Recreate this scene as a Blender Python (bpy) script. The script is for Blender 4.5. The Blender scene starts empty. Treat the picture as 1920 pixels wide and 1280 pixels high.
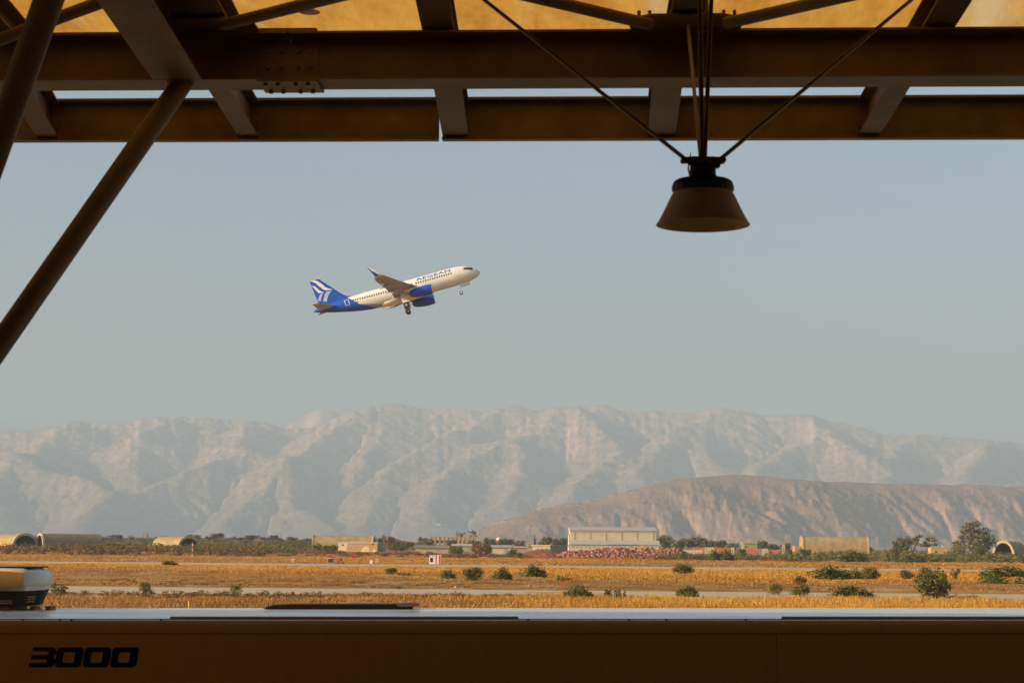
import bpy, bmesh, math, random
import numpy as np
from mathutils import Vector, Matrix

R = math.radians
sc = bpy.context.scene
COL = sc.collection
random.seed(7)
RNG = np.random.default_rng(11)

# ------------------------------------------------------------------ camera
CAM_H = 4.0
FPX = 1920 * 70.0 / 36.0                       # focal length in photo pixels
PITCH = math.atan((1022 - 640) / FPX)
ROLL = 0.0086
_f = np.array([0, math.cos(PITCH), math.sin(PITCH)])
_u0 = np.array([0, -math.sin(PITCH), math.cos(PITCH)])
_r0 = np.array([1.0, 0, 0])
_r = _r0 * math.cos(ROLL) + _u0 * math.sin(ROLL)
_u = -_r0 * math.sin(ROLL) + _u0 * math.cos(ROLL)
cam_d = bpy.data.cameras.new('camera')
cam = bpy.data.objects.new('camera', cam_d)
COL.objects.link(cam)
cam_d.lens = 70
cam_d.sensor_width = 36
cam_d.clip_start = 0.1
cam_d.clip_end = 60000
cam_d.dof.use_dof = True
cam_d.dof.focus_distance = 420
cam_d.dof.aperture_fstop = 9
M = Matrix(((_r[0], _u[0], -_f[0], 0), (_r[1], _u[1], -_f[1], 0), (_r[2], _u[2], -_f[2], CAM_H), (0, 0, 0, 1)))
cam.matrix_world = M
sc.camera = cam

# ------------------------------------------------------------------ daylight
SUN_EL = 17.0
SUN_AZ = -111.0                                # from +Y, clockwise positive: low on the left, behind the camera
sd = Vector((math.sin(R(SUN_AZ)) * math.cos(R(SUN_EL)), math.cos(R(SUN_AZ)) * math.cos(R(SUN_EL)), math.sin(R(SUN_EL))))
world = bpy.data.worlds.new('World')
sc.world = world
world.use_nodes = True
wn = world.node_tree
bg = wn.nodes['Background']
sky = wn.nodes.new('ShaderNodeTexSky')
sky.sky_type = 'NISHITA'
sky.sun_disc = False
sky.sun_elevation = R(SUN_EL)
sky.sun_rotation = R(SUN_AZ)
sky.air_density = 1.0
sky.dust_density = 4.2
sky.ozone_density = 1.7
wn.links.new(sky.outputs[0], bg.inputs[0])
bg.inputs[1].default_value = 0.115
sun_d = bpy.data.lights.new('sun', 'SUN')
sun = bpy.data.objects.new('sun', sun_d)
COL.objects.link(sun)
sun_d.energy = 5.0
sun_d.angle = R(0.5)
sun_d.color = (1.0, 0.74, 0.43)
sun.rotation_euler = (-sd).to_track_quat('-Z', 'Y').to_euler()
sun.location = (-40, -40, 60)

sc.view_settings.view_transform = 'Standard'
sc.view_settings.look = 'None'
sc.view_settings.gamma = 1.0
sc.view_settings.exposure = 0.63
sc.view_settings.use_curve_mapping = False
cy = sc.cycles
cy.use_denoising = True
cy.denoiser = 'OPENIMAGEDENOISE'
cy.max_bounces = 8
cy.diffuse_bounces = 4
cy.glossy_bounces = 3
cy.transmission_bounces = 4
cy.volume_bounces = 0
cy.transparent_max_bounces = 6
cy.caustics_reflective = False
cy.caustics_refractive = False

# ------------------------------------------------------------------ geometry of the view
def ray(px, py):
    a = (px - 960) / FPX
    b = (640 - py) / FPX
    return _f + a * _r + b * _u

def P(px, py, D):
    """the point D metres ahead of the camera that shows at photo pixel px, py"""
    d = ray(px, py)
    return Vector(d * (D / d[1])) + Vector((0, 0, CAM_H))

def zat(px, py, D):
    return P(px, py, D).z

def xat(px, D, py=1022):
    return P(px, py, D).x

# ------------------------------------------------------------------ object helpers
class MB:
    """collects geometry, then links it as ONE mesh object"""
    def __init__(s):
        s.v = []; s.f = []; s.mi = []; s.m = 0
    def add(s, vs, fs):
        o = len(s.v)
        s.v += [tuple(v) for v in vs]
        for f in fs:
            s.f.append(tuple(i + o for i in f)); s.mi.append(s.m)
        return s
    def box(s, x0, x1, y0, y1, z0, z1, M=None):
        vs = [(x, y, z) for z in (z0, z1) for y in (y0, y1) for x in (x0, x1)]
        if M is not None: vs = [M @ Vector(v) for v in vs]
        return s.add(vs, [(0, 2, 3, 1), (4, 5, 7, 6), (0, 1, 5, 4), (2, 6, 7, 3), (0, 4, 6, 2), (1, 3, 7, 5)])
    def tube(s, p0, p1, r0, r1=None, n=10, caps=True):
        r1 = r0 if r1 is None else r1
        p0 = Vector(p0); p1 = Vector(p1)
        d = (p1 - p0).normalized()
        a = d.orthogonal().normalized(); b = d.cross(a)
        vs = []
        for p, r in ((p0, r0), (p1, r1)):
            for i in range(n):
                t = 2 * math.pi * i / n
                vs.append(p + a * (r * math.cos(t)) + b * (r * math.sin(t)))
        fs = [(i, (i + 1) % n, n + (i + 1) % n, n + i) for i in range(n)]
        if caps: fs += [tuple(range(n - 1, -1, -1)), tuple(range(n, 2 * n))]
        return s.add(vs, fs)
    def path(s, pts, r, n=8):
        pts = [Vector(p) for p in pts]
        rings = []
        for i, p in enumerate(pts):
            d = (pts[min(i + 1, len(pts) - 1)] - pts[max(i - 1, 0)]).normalized()
            a = d.cross(Vector((0.13, 0.31, 0.94))).normalized(); b = d.cross(a)
            rr = r[i] if isinstance(r, (list, tuple)) else r
            rings.append([p + a * (rr * math.cos(2 * math.pi * k / n)) + b * (rr * math.sin(2 * math.pi * k / n)) for k in range(n)])
        return s.loft(rings, True, True)
    def loft(s, rings, closed=True, caps=False):
        n = len(rings[0]); vs = [v for r in rings for v in r]; fs = []
        for i in range(len(rings) - 1):
            for k in range(n if closed else n - 1):
                a = i * n + k; b = i * n + (k + 1) % n
                fs.append((a, b, b + n, a + n))
        if caps: fs += [tuple(range(n - 1, -1, -1)), tuple(range((len(rings) - 1) * n, len(rings) * n))]
        return s.add(vs, fs)
    def lathe(s, prof, n=32, c=(0, 0, 0)):
        rings = [[(c[0] + r * math.cos(2 * math.pi * k / n), c[1] + r * math.sin(2 * math.pi * k / n), c[2] + z) for k in range(n)] for r, z in prof]
        return s.loft(rings)
    def prism(s, poly, axis, a0, a1):
        """poly: 2-D outline, axis: 'x','y' or 'z' = the direction it is pushed along"""
        def mk(p, a):
            return {'x': (a, p[0], p[1]), 'y': (p[0], a, p[1]), 'z': (p[0], p[1], a)}[axis]
        n = len(poly)
        vs = [mk(p, a0) for p in poly] + [mk(p, a1) for p in poly]
        fs = [(i, (i + 1) % n, n + (i + 1) % n, n + i) for i in range(n)]
        fs += [tuple(range(n - 1, -1, -1)), tuple(range(n, 2 * n))]
        return s.add(vs, fs)
    def mesh(s, name, mats, smooth=False, bevel=0):
        me = bpy.data.meshes.new(name)
        me.from_pydata(s.v, [], s.f)
        for m in (mats if isinstance(mats, (list, tuple)) else [mats] if mats else []): me.materials.append(m)
        bm = bmesh.new(); bm.from_mesh(me)
        for f, i in zip(bm.faces, s.mi): f.material_index = i
        bmesh.ops.recalc_face_normals(bm, faces=bm.faces)
        if bevel:
            es = [e for e in bm.edges if len(e.link_faces) == 2 and e.calc_face_angle(0) > 0.6]
            bmesh.ops.bevel(bm, geom=es, offset=bevel, segments=2, affect='EDGES', profile=0.6, clamp_overlap=True)
        bm.to_mesh(me); bm.free()
        if smooth:
            me.polygons.foreach_set('use_smooth', [True] * len(me.polygons))
            try: me.set_sharp_from_angle(angle=R(40))
            except Exception: pass
        return me
    def build(s, name, mats, parent=None, smooth=False, bevel=0, loc=None, rz=0):
        return link(name, s.mesh(name, mats, smooth, bevel), parent, loc, rz)

def link(name, me, parent=None, loc=None, rz=0):
    o = bpy.data.objects.new(name, me)
    COL.objects.link(o)
    if parent is not None: o.parent = parent
    if loc is not None: o.location = loc
    if rz: o.rotation_euler.z = rz
    return o

def tag(o, label=None, cat=None, group=None, kind=None):
    if label: o['label'] = label
    if cat: o['category'] = cat
    if group: o['group'] = group
    if kind: o['kind'] = kind
    return o

def empty(name, loc, rz=0, label=None, cat=None, group=None):
    o = bpy.data.objects.new(name, None)
    COL.objects.link(o)
    o.location = loc; o.rotation_euler.z = rz
    o.empty_display_size = 0.5
    return tag(o, label, cat, group)

def np_mesh(name, V, F, mats, smooth=False):
    """V (n,3), F (m,k) arrays -> mesh, fast"""
    me = bpy.data.meshes.new(name)
    V = np.asarray(V, np.float32); F = np.asarray(F, np.int32)
    k = F.shape[1]
    me.vertices.add(len(V)); me.vertices.foreach_set('co', V.ravel())
    me.loops.add(F.size); me.loops.foreach_set('vertex_index', F.ravel())
    me.polygons.add(len(F))
    me.polygons.foreach_set('loop_start', np.arange(0, F.size, k, dtype=np.int32))
    me.polygons.foreach_set('loop_total', np.full(len(F), k, np.int32))
    if smooth: me.polygons.foreach_set('use_smooth', np.ones(len(F), bool))
    me.update(calc_edges=True)
    for m in (mats if isinstance(mats, (list, tuple)) else [mats] if mats else []): me.materials.append(m)
    return me

# ------------------------------------------------------------------ materials
class NT:
    def __init__(s, name):
        s.m = bpy.data.materials.new(name); s.m.use_nodes = True
        s.t = s.m.node_tree; s.n = s.t.nodes; s.b = s.n['Principled BSDF']; s.out = s.n['Material Output']
    def node(s, typ, **kw):
        n = s.n.new(typ)
        for k, v in kw.items(): setattr(n, k, v)
        return n
    def l(s, a, b): s.t.links.new(a, b)
    def coord(s, kind='Object', scale=(1, 1, 1), rot=(0, 0, 0)):
        tc = s.node('ShaderNodeTexCoord'); mp = s.node('ShaderNodeMapping')
        mp.inputs['Scale'].default_value = scale
        mp.inputs['Rotation'].default_value = rot
        if kind == 'World':
            g = s.node('ShaderNodeNewGeometry'); s.l(g.outputs['Position'], mp.inputs[0])
        else:
            s.l(tc.outputs[kind], mp.inputs[0])
        return mp.outputs[0]
    def noise(s, vec, scale, detail=4, rough=0.55, out='Fac'):
        n = s.node('ShaderNodeTexNoise'); n.inputs['Scale'].default_value = scale
        n.inputs['Detail'].default_value = detail; n.inputs['Roughness'].default_value = rough
        if vec is not None: s.l(vec, n.inputs['Vector'])
        return n.outputs[out]
    def ramp(s, fac, stops, interp='LINEAR'):
        n = s.node('ShaderNodeValToRGB'); cr = n.color_ramp; cr.interpolation = interp
        while len(cr.elements) < len(stops): cr.elements.new(0.5)
        for e, (p, c) in zip(cr.elements, stops):
            e.position = p; e.color = (c, c, c, 1) if isinstance(c, (int, float)) else (*c[:3], 1)
        s.l(fac, n.inputs[0]); return n.outputs[0]
    def mix(s, fac, a, b, blend='MIX'):
        n = s.node('ShaderNodeMix', data_type='RGBA', blend_type=blend)
        if isinstance(fac, (int, float)): n.inputs[0].default_value = fac
        else: s.l(fac, n.inputs[0])
        for i, v in ((6, a), (7, b)):
            if isinstance(v, (tuple, list)): n.inputs[i].default_value = (*v[:3], 1)
            else: s.l(v, n.inputs[i])
        return n.outputs[2]
    def math(s, op, a, b=None):
        n = s.node('ShaderNodeMath', operation=op)
        for i, v in ((0, a), (1, b)):
            if v is None: continue
            if isinstance(v, (int, float)): n.inputs[i].default_value = v
            else: s.l(v, n.inputs[i])
        return n.outputs[0]
    def bump(s, h, strength=0.3, dist=0.02):
        n = s.node('ShaderNodeBump'); n.inputs['Strength'].default_value = strength
        n.inputs['Distance'].default_value = dist
        s.l(h, n.inputs['Height']); s.l(n.outputs[0], s.b.inputs['Normal'])
    def col(s, c):
        if isinstance(c, (tuple, list)): s.b.inputs['Base Color'].default_value = (*c[:3], 1)
        else: s.l(c, s.b.inputs['Base Color'])
    def set(s, rough=None, metal=None, spec=None, coat=None):
        if rough is not None:
            if isinstance(rough, (int, float)): s.b.inputs['Roughness'].default_value = rough
            else: s.l(rough, s.b.inputs['Roughness'])
        if metal is not None: s.b.inputs['Metallic'].default_value = metal
        if spec is not None: s.b.inputs['Specular IOR Level'].default_value = spec
        if coat is not None: s.b.inputs['Coat Weight'].default_value = coat
        return s.m

MATS = {}
def mat(name, c, rough=0.7, var=0.25, scale=3.0, metal=0.0, bump=0.0, spec=None, detail=5, stretch=(1, 1, 1), c2=None):
    """painted / concrete / metal surface with uneven colour"""
    if name in MATS: return MATS[name]
    n = NT(name)
    v = n.coord('Object', stretch)
    f = n.noise(v, scale, detail, 0.6)
    a = tuple(x * (1 - var) for x in c)
    b = c2 if c2 else tuple(min(1, x * (1 + var * 0.6)) for x in c)
    n.col(n.ramp(f, [(0.3, a), (0.7, b)]))
    if bump: n.bump(n.noise(v, scale * 6, 4), bump, 0.02)
    MATS[name] = n.set(rough, metal, spec)
    return MATS[name]

# ------------------------------------------------------------------ noise in numpy
def _hash(ix, iy, seed):
    h = (ix.astype(np.int64) * 374761393 + iy.astype(np.int64) * 668265263 + seed * 1442695041) & 0x7fffffff
    h = ((h ^ (h >> 13)) * 1274126177) & 0x7fffffff
    h = h ^ (h >> 16)
    return (h & 0xffff) / 65535.0
def vnoise(x, y, seed=0):
    ix = np.floor(x); iy = np.floor(y); fx = x - ix; fy = y - iy
    ix = ix.astype(np.int64); iy = iy.astype(np.int64)
    ux = fx * fx * fx * (fx * (fx * 6 - 15) + 10); uy = fy * fy * fy * (fy * (fy * 6 - 15) + 10)
    a = _hash(ix, iy, seed); b = _hash(ix + 1, iy, seed); c = _hash(ix, iy + 1, seed); d = _hash(ix + 1, iy + 1, seed)
    return (a * (1 - ux) + b * ux) * (1 - uy) + (c * (1 - ux) + d * ux) * uy
def fbm(x, y, oct=5, seed=0, gain=0.5, lac=2.03):
    s = 0; a = 1; t = 0
    for o in range(oct):
        s = s + a * (vnoise(x, y, seed + o * 17) * 2 - 1); t += a; a *= gain
        x, y = x * lac * 0.966 - y * lac * 0.259 + 7.3, x * lac * 0.259 + y * lac * 0.966 + 3.1
    return s / t
def ridged(x, y, oct=5, seed=0, gain=0.5, lac=2.05):
    s = 0; a = 1; t = 0; w = 1
    for o in range(oct):
        n = 1 - np.abs(vnoise(x, y, seed + o * 31) * 2 - 1); n = n * n
        s = s + a * n * w; w = np.clip(n * 1.6, 0, 1); t += a; a *= gain
        x, y = x * lac * 0.966 - y * lac * 0.259 + 5.7, x * lac * 0.259 + y * lac * 0.966 + 9.2
    return s / t
def sstep(a, b, x):
    t = np.clip((x - a) / (b - a), 0, 1); return t * t * (3 - 2 * t)

# ------------------------------------------------------------------ ground
TAXI = (158.0, 181.0)
RUNW = (361.0, 404.0)
def road_mask(y):
    """0 on the paved strips, 1 away from them"""
    a = 1 - sstep(TAXI[0] - 7, TAXI[0] - 1, y) * (1 - sstep(TAXI[1] + 1, TAXI[1] + 6, y))
    b = 1 - sstep(RUNW[0] - 9, RUNW[0] - 1, y) * (1 - sstep(RUNW[1] + 1, RUNW[1] + 9, y))
    return a * b
def ground_z(x, y):
    x = np.asarray(x, float); y = np.asarray(y, float)
    rough = fbm(x / 9, y / 14, 4, 3) * 0.22 + ridged(x / 3.1, y / 4, 2, 9) * 0.08 - 0.05
    m = road_mask(y) * sstep(60, 110, y)
    rise = sstep(640, 1350, y) * (1 - sstep(3500, 5200, y))
    side = 0.3 + 0.7 * sstep(120, -220, x)
    hill = rise * side * (6.0 + fbm(x / 160, y / 240, 3, 21) * 2.5)
    bank = np.exp(-((y - 640) / 26) ** 2) * (0.9 + 0.8 * fbm(x / 30, y / 50, 3, 5)) * (1 - sstep(-35, 5, x))
    return rough * m + hill + bank
def gz(x, y): return float(ground_z(np.array([x]), np.array([y]))[0])

ys = [-2500, -900, -300, -120, -60, -25, 0, 15, 30, 45, 60, 75, 90, 100, 106]
y = 110.0
while y < 1500:
    ys.append(y); y *= 1.0062
while y < 30000:
    ys.append(y); y *= 1.07
xs = [0.0]; dx = 0.9
while xs[-1] < 26000:
    xs.append(xs[-1] + dx)
    if xs[-1] > 60: dx *= 1.012 if xs[-1] < 420 else 1.25
xs = np.array([-v for v in xs[:0:-1]] + xs); ys = np.array(ys)
X, Y = np.meshgrid(xs, ys); Z = ground_z(X, Y)
nx, ny = len(xs), len(ys)
I = np.arange(nx * ny).reshape(ny, nx)
F = np.stack([I[:-1, :-1], I[:-1, 1:], I[1:, 1:], I[1:, :-1]], -1).reshape(-1, 4)

n = NT('dry_ground')
vw = n.coord('World')
big = n.noise(n.coord('World', (1, 0.45, 1)), 0.035, 5, 0.6)
mid = n.noise(n.coord('World', (1, 0.5, 1)), 0.22, 5, 0.65)
fine = n.noise(vw, 2.2, 5, 0.7)
c = n.ramp(mid, [(0.28, (0.15, 0.075, 0.025)), (0.5, (0.34, 0.175, 0.05)), (0.68, (0.56, 0.29, 0.065)), (0.8, (0.60, 0.36, 0.11))])
c = n.mix(n.ramp(big, [(0.5, 0.0), (0.66, 0.75)]), c, (0.55, 0.29, 0.075))
pale = n.noise(n.coord('World', (1, 0.35, 1)), 0.11, 4, 0.6)
c = n.mix(n.ramp(pale, [(0.54, 0.0), (0.66, 0.75)]), c, (0.56, 0.42, 0.26))
c = n.mix(n.ramp(fine, [(0.3, 0.55), (0.6, 0.0)]), c, (0.13, 0.07, 0.025))
# red earth behind the runway, apron concrete near the building
sep = n.node('ShaderNodeSeparateXYZ'); g = n.node('ShaderNodeNewGeometry'); n.l(g.outputs['Position'], sep.inputs[0])
yy = sep.outputs[1]
def band(lo0, lo1, hi0, hi1):
    a = n.node('ShaderNodeMapRange'); a.inputs[1].default_value = lo0; a.inputs[2].default_value = lo1; n.l(yy, a.inputs[0])
    b = n.node('ShaderNodeMapRange'); b.inputs[1].default_value = hi0; b.inputs[2].default_value = hi1
    b.inputs[3].default_value = 1; b.inputs[4].default_value = 0; n.l(yy, b.inputs[0])
    return n.math('MULTIPLY', a.outputs[0], b.outputs[0])
redm = n.math('MULTIPLY', band(570, 620, 760, 900), n.ramp(n.noise(vw, 0.05, 4), [(0.35, 0.2), (0.55, 1.0)]))
c = n.mix(redm, c, (0.34, 0.10, 0.035))
far = band(900, 1100, 20000, 21000)
c = n.mix(n.math('MULTIPLY', far, 0.85), c, n.ramp(mid, [(0.35, (0.10, 0.09, 0.03)), (0.6, (0.28, 0.19, 0.08))]))
c = n.mix(band(-3000, -2999, 60, 61), c, n.ramp(fine, [(0.3, (0.40, 0.30, 0.17)), (0.7, (0.48, 0.37, 0.22))]))
n.col(c)
n.bump(fine, 0.6, 0.15)
GROUND_M = n.set(0.95, 0, 0.1)
tag(link('ground', np_mesh('ground', np.stack([X, Y, Z], -1).reshape(-1, 3), F, GROUND_M, True)), 'dry orange airfield ground stretching to the hills', None, None, 'structure')

# paved strips: sheets a few millimetres proud of the ground
n = NT('old_asphalt')
vw = n.coord('World', (1, 1, 1))
a = n.noise(vw, 0.35, 5); b = n.noise(n.coord('World', (0.06, 1, 1)), 0.8, 4)
c = n.mix(n.ramp(b, [(0.35, 0.0), (0.65, 0.6)]), (0.50, 0.385, 0.25), (0.60, 0.47, 0.31))
c = n.mix(n.ramp(a, [(0.55, 0.0), (0.75, 0.5)]), c, (0.40, 0.30, 0.195))
c = n.mix(n.ramp(n.noise(n.coord('World', (1, 0.5, 1)), 0.09, 3), [(0.62, 0), (0.66, 0.5)]), c, (0.30, 0.21, 0.12))
n.col(c); n.bump(n.noise(vw, 9, 4), 0.3, 0.02)
ASPH = n.set(0.85, 0, 0.2)
WHITE_LINE = mat('worn_white_paint', (0.62, 0.56, 0.46), 0.8, 0.3, 0.8)
def strip(name, y0, y1, label, edge):
    xx = np.linspace(-900, 900, 181)
    e0 = y0 + fbm(xx / 14, xx * 0, 3, 2) * edge; e1 = y1 + fbm(xx / 14, xx * 0 + 9, 3, 2) * edge
    V = np.concatenate([np.stack([xx, e0, xx * 0 + 0.004], -1), np.stack([xx, e1, xx * 0 + 0.004], -1)])
    k = len(xx); i = np.arange(k - 1)
    o = link(name, np_mesh(name, V, np.stack([i, i + 1, i + 1 + k, i + k], -1), ASPH))
    return tag(o, label, None, None, 'structure')
tx = strip('taxiway', TAXI[0], TAXI[1], 'pale worn taxiway crossing the dry grass nearest the bus', 1.2)
rw = strip('runway', RUNW[0], RUNW[1], 'long grey runway beyond the taxiway under the climbing airliner', 0.5)
b = MB()
for x in range(-880, 880, 60): b.box(x, x + 30, (RUNW[0] + RUNW[1]) / 2 - 0.45, (RUNW[0] + RUNW[1]) / 2 + 0.45, 0.006, 0.010)
b.build('marking', WHITE_LINE, rw)

# ------------------------------------------------------------------ mountains
def poly_dist(X, Y, pts):
    """distance to a polyline in plan and the height of the line at the nearest point"""
    best = np.full(X.shape, 1e9); zb = np.zeros(X.shape); side = np.zeros(X.shape)
    for (x0, y0, z0), (x1, y1, z1) in zip(pts[:-1], pts[1:]):
        dx, dy = x1 - x0, y1 - y0; L = dx * dx + dy * dy
        t = np.clip(((X - x0) * dx + (Y - y0) * dy) / L, 0, 1)
        d = np.hypot(X - x0 - t * dx, Y - y0 - t * dy)
        m = d < best
        best = np.where(m, d, best); zb = np.where(m, z0 + t * (z1 - z0), zb)
    return best, zb

def ridge_field(X, Y, lines, slope, power=1.0, squeeze=0.62):
    H = np.full(X.shape, -200.0)
    for L in lines:
        pts = [tuple(P(px, py, (15 - (15 - D) * squeeze) * 1000.0)) for px, py, D in L]
        d, zb = poly_dist(X, Y, pts)
        h = zb - slope * d ** power
        k = 45.0
        mx = np.maximum(H, h)
        H = mx + k * np.log1p(np.exp(-np.abs(H - h) / k)) - 0.0
    return H

def fit_skyline(X, Y, Z, px_cols, target, soft=5):
    """scale every column of the fan so that its highest sight line meets the skyline of the range"""
    el = (Z - CAM_H) / Y
    mx = el.max(0)
    want = np.array([(zat(px, py, 1000.0) - CAM_H) / 1000.0 for px, py in zip(px_cols, target)])
    s = want / np.maximum(mx, 1e-4)
    ker = np.ones(soft) / soft
    s = np.convolve(np.pad(s, soft // 2, mode='edge'), ker, 'valid')
    return CAM_H + (Z - CAM_H) * np.clip(s, 0.2, 3)[None, :]

SKYL = [(-900, 840), (-500, 826), (-200, 815), (0, 803), (55, 806), (100, 797), (143, 789), (185, 795), (220, 792), (260, 785), (320, 780), (385, 783), (485, 790), (510, 797), (535, 803),
        (590, 800), (640, 777), (680, 763), (715, 755), (750, 757), (800, 768), (830, 766), (880, 766), (905, 772), (965, 759), (1000, 770), (1040, 761), (1075, 764), (1130, 758), (1175, 773),
        (1210, 770), (1280, 773), (1350, 765), (1400, 772), (1440, 778), (1525, 777), (1560, 790), (1590, 795), (1650, 810), (1680, 817), (1735, 812), (1800, 820), (1850, 825), (1895, 824),
        (1920, 832), (2100, 845), (2500, 850), (2900, 860)]
LINES = [
    [(px, py + 8, 15.0) for px, py in SKYL],
    [(143, 795, 14.5), (90, 830, 13.5), (30, 862, 12.2), (-40, 930, 10.5)],
    [(-140, 835, 13.0), (0, 852, 12.2), (80, 880, 11.6), (160, 900, 11.2), (205, 925, 10.6), (150, 985, 9.4)],
    [(330, 785, 14.6), (262, 830, 13.6), (225, 880, 12.8), (250, 905, 12.2)],
    [(480, 800, 14.5), (445, 850, 13.2), (385, 868, 12.3), (255, 925, 11), (130, 985, 9.5)],
    [(445, 850, 13.2), (500, 868, 12.6), (530, 872, 12), (480, 930, 10.8), (430, 985, 9.6)],
    [(715, 757, 15), (640, 800, 13.8), (570, 845, 12.9), (530, 872, 12), (545, 940, 10.6), (600, 990, 9.4)],
    [(715, 757, 15), (735, 800, 14), (700, 850, 12.9), (680, 900, 11.8)],
    [(965, 760, 15), (900, 800, 14), (830, 830, 13.2), (740, 880, 12), (715, 930, 10.8), (660, 985, 9.5)],
    [(1060, 770, 14.6), (1010, 812, 13.6), (953, 822, 13), (880, 862, 12), (830, 905, 11), (790, 960, 9.8)],
    [(953, 822, 13), (985, 850, 12.4), (990, 890, 11.5), (940, 940, 10.2)],
    [(1060, 772, 14.6), (1130, 815, 13.2), (1155, 850, 12.2), (1110, 900, 11), (1040, 950, 9.8)],
    [(1350, 767, 15), (1262, 812, 13.6), (1235, 842, 12.8), (1200, 900, 11.2)],
    [(1350, 767, 15), (1310, 812, 13.8), (1322, 838, 13), (1350, 875, 12), (1330, 920, 10.8)],
    [(1525, 780, 15), (1546, 812, 13.8), (1485, 850, 12.7), (1430, 880, 11.8), (1400, 925, 10.4)],
    [(1546, 812, 13.8), (1600, 850, 12.7), (1665, 885, 11.7), (1640, 925, 10.5)],
    [(1735, 813, 15), (1690, 850, 13.6), (1650, 875, 12.4)],
    [(1895, 825, 15), (1845, 860, 13.2), (1790, 895, 11.8)],
    [(2000, 850, 14), (1960, 880, 12.5), (1900, 900, 11)],
]
def fan(px0, px1, npx, d0, d1, nd):
    cols = np.linspace(px0, px1, npx); D = np.geomspace(d0, d1, nd)
    tx_ = np.array([xat(px, 1.0, 1000) for px in cols])
    Xf = tx_[None, :] * D[:, None]; Yf = np.repeat(D[:, None], npx, 1)
    I = np.arange(npx * nd).reshape(nd, npx)
    Fc = np.stack([I[:-1, :-1], I[:-1, 1:], I[1:, 1:], I[1:, :-1]], -1).reshape(-1, 4)
    return cols, Xf, Yf, Fc

def erode(H, dx, iters, K, m=0.45, diff=0.02, A0=0.0):
    """stream-power erosion: water finds its way down the grid and cuts branching valleys"""
    ny_, nx_ = H.shape; N = ny_ * nx_
    idx = np.arange(N).reshape(ny_, nx_)
    nb = [(-1, -1), (-1, 0), (-1, 1), (0, -1), (0, 1), (1, -1), (1, 0), (1, 1)]
    for it in range(iters):
        Hp = np.pad(H, 1, mode='edge'); Ip = np.pad(idx, 1, mode='edge')
        best = np.zeros((ny_, nx_)); rec = idx.copy(); dist = np.ones((ny_, nx_))
        for a, b in nb:
            d = dx * math.hypot(a, b)
            s_ = (H - Hp[1 + a:1 + a + ny_, 1 + b:1 + b + nx_]) / d
            k = s_ > best
            best = np.where(k, s_, best); rec = np.where(k, Ip[1 + a:1 + a + ny_, 1 + b:1 + b + nx_], rec); dist = np.where(k, d, dist)
        order = np.argsort(-H.ravel(), kind='stable').tolist(); rl = rec.ravel().tolist()
        A = [dx * dx] * N
        for q in order:
            r_ = rl[q]
            if r_ != q: A[r_] += A[q]
        f = ((K if np.isscalar(K) else K.ravel()) * np.maximum(np.array(A) ** m - A0 ** m, 0) / dist.ravel()).tolist(); h = H.ravel().tolist()
        for q in reversed(order):
            r_ = rl[q]
            if r_ != q:
                w = f[q]; h[q] = (h[q] + w * h[r_]) / (1 + w)
        H = np.array(h).reshape(ny_, nx_)
        Hp = np.pad(H, 1, mode='edge')
        H = H + diff * (Hp[:-2, 1:-1] + Hp[2:, 1:-1] + Hp[1:-1, :-2] + Hp[1:-1, 2:] - 4 * H)
    return H
def bilin(G, gx0, gy0, dx, X, Y):
    u = np.clip((X - gx0) / dx, 0, G.shape[1] - 1.001); v = np.clip((Y - gy0) / dx, 0, G.shape[0] - 1.001)
    i_ = u.astype(int); j_ = v.astype(int); u = u - i_; v = v - j_
    return (G[j_, i_] * (1 - u) + G[j_, i_ + 1] * u) * (1 - v) + (G[j_ + 1, i_] * (1 - u) + G[j_ + 1, i_ + 1] * u) * v

GD = 24.0
gxs = np.arange(-5700, 5800, GD); gys = np.arange(10500, 16600, GD)
GX, GY = np.meshgrid(gxs, gys)
wx = fbm(GX / 900, GY / 900, 4, 41) * 110; wy = fbm(GX / 900, GY / 900, 4, 57) * 110
H0 = ridge_field(GX + wx, GY + wy, LINES, 0.54)
H0 = np.where(H0 > 0, H0, H0 * 0.08)
H0 = H0 + sstep(0, 200, H0) * (fbm(GX / 420, GY / 420, 5, 71) * 38) + fbm(GX / 90, GY / 90, 3, 72) * 6 + (GY - 10500) * 0.004
KM = 0.024 * np.clip(0.75 + 1.5 * fbm(GX / 1300, GY / 1300, 3, 301), 0.12, 1.9)
HE = erode(H0, GD, 34, KM, 0.45, 0.012, 4.0e3)
cols, Xm, Ym, Fm = fan(-420, 2340, 960, 10600, 16500, 400)
H = bilin(HE, gxs[0], gys[0], GD, Xm, Ym)
env = sstep(10, 160, H)
H = H + env * ((ridged(Xm / 110, Ym / 150, 5, 81, 0.65) - 0.45) * 15 + fbm(Xm / 40, Ym / 50, 4, 91) * 10)
H = H * sstep(10600, 11500, Ym)
tgt = np.interp(cols, [a for a, b in SKYL], [b for a, b in SKYL]) + fbm(cols / 22, cols * 0, 5, 15, 0.7) * 4.5
H = fit_skyline(Xm, Ym, H, cols, tgt, 3)
H = H * (1 - sstep(15700, 16500, Ym)) - 2
FARH = (cols, Xm, Ym, H)

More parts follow.
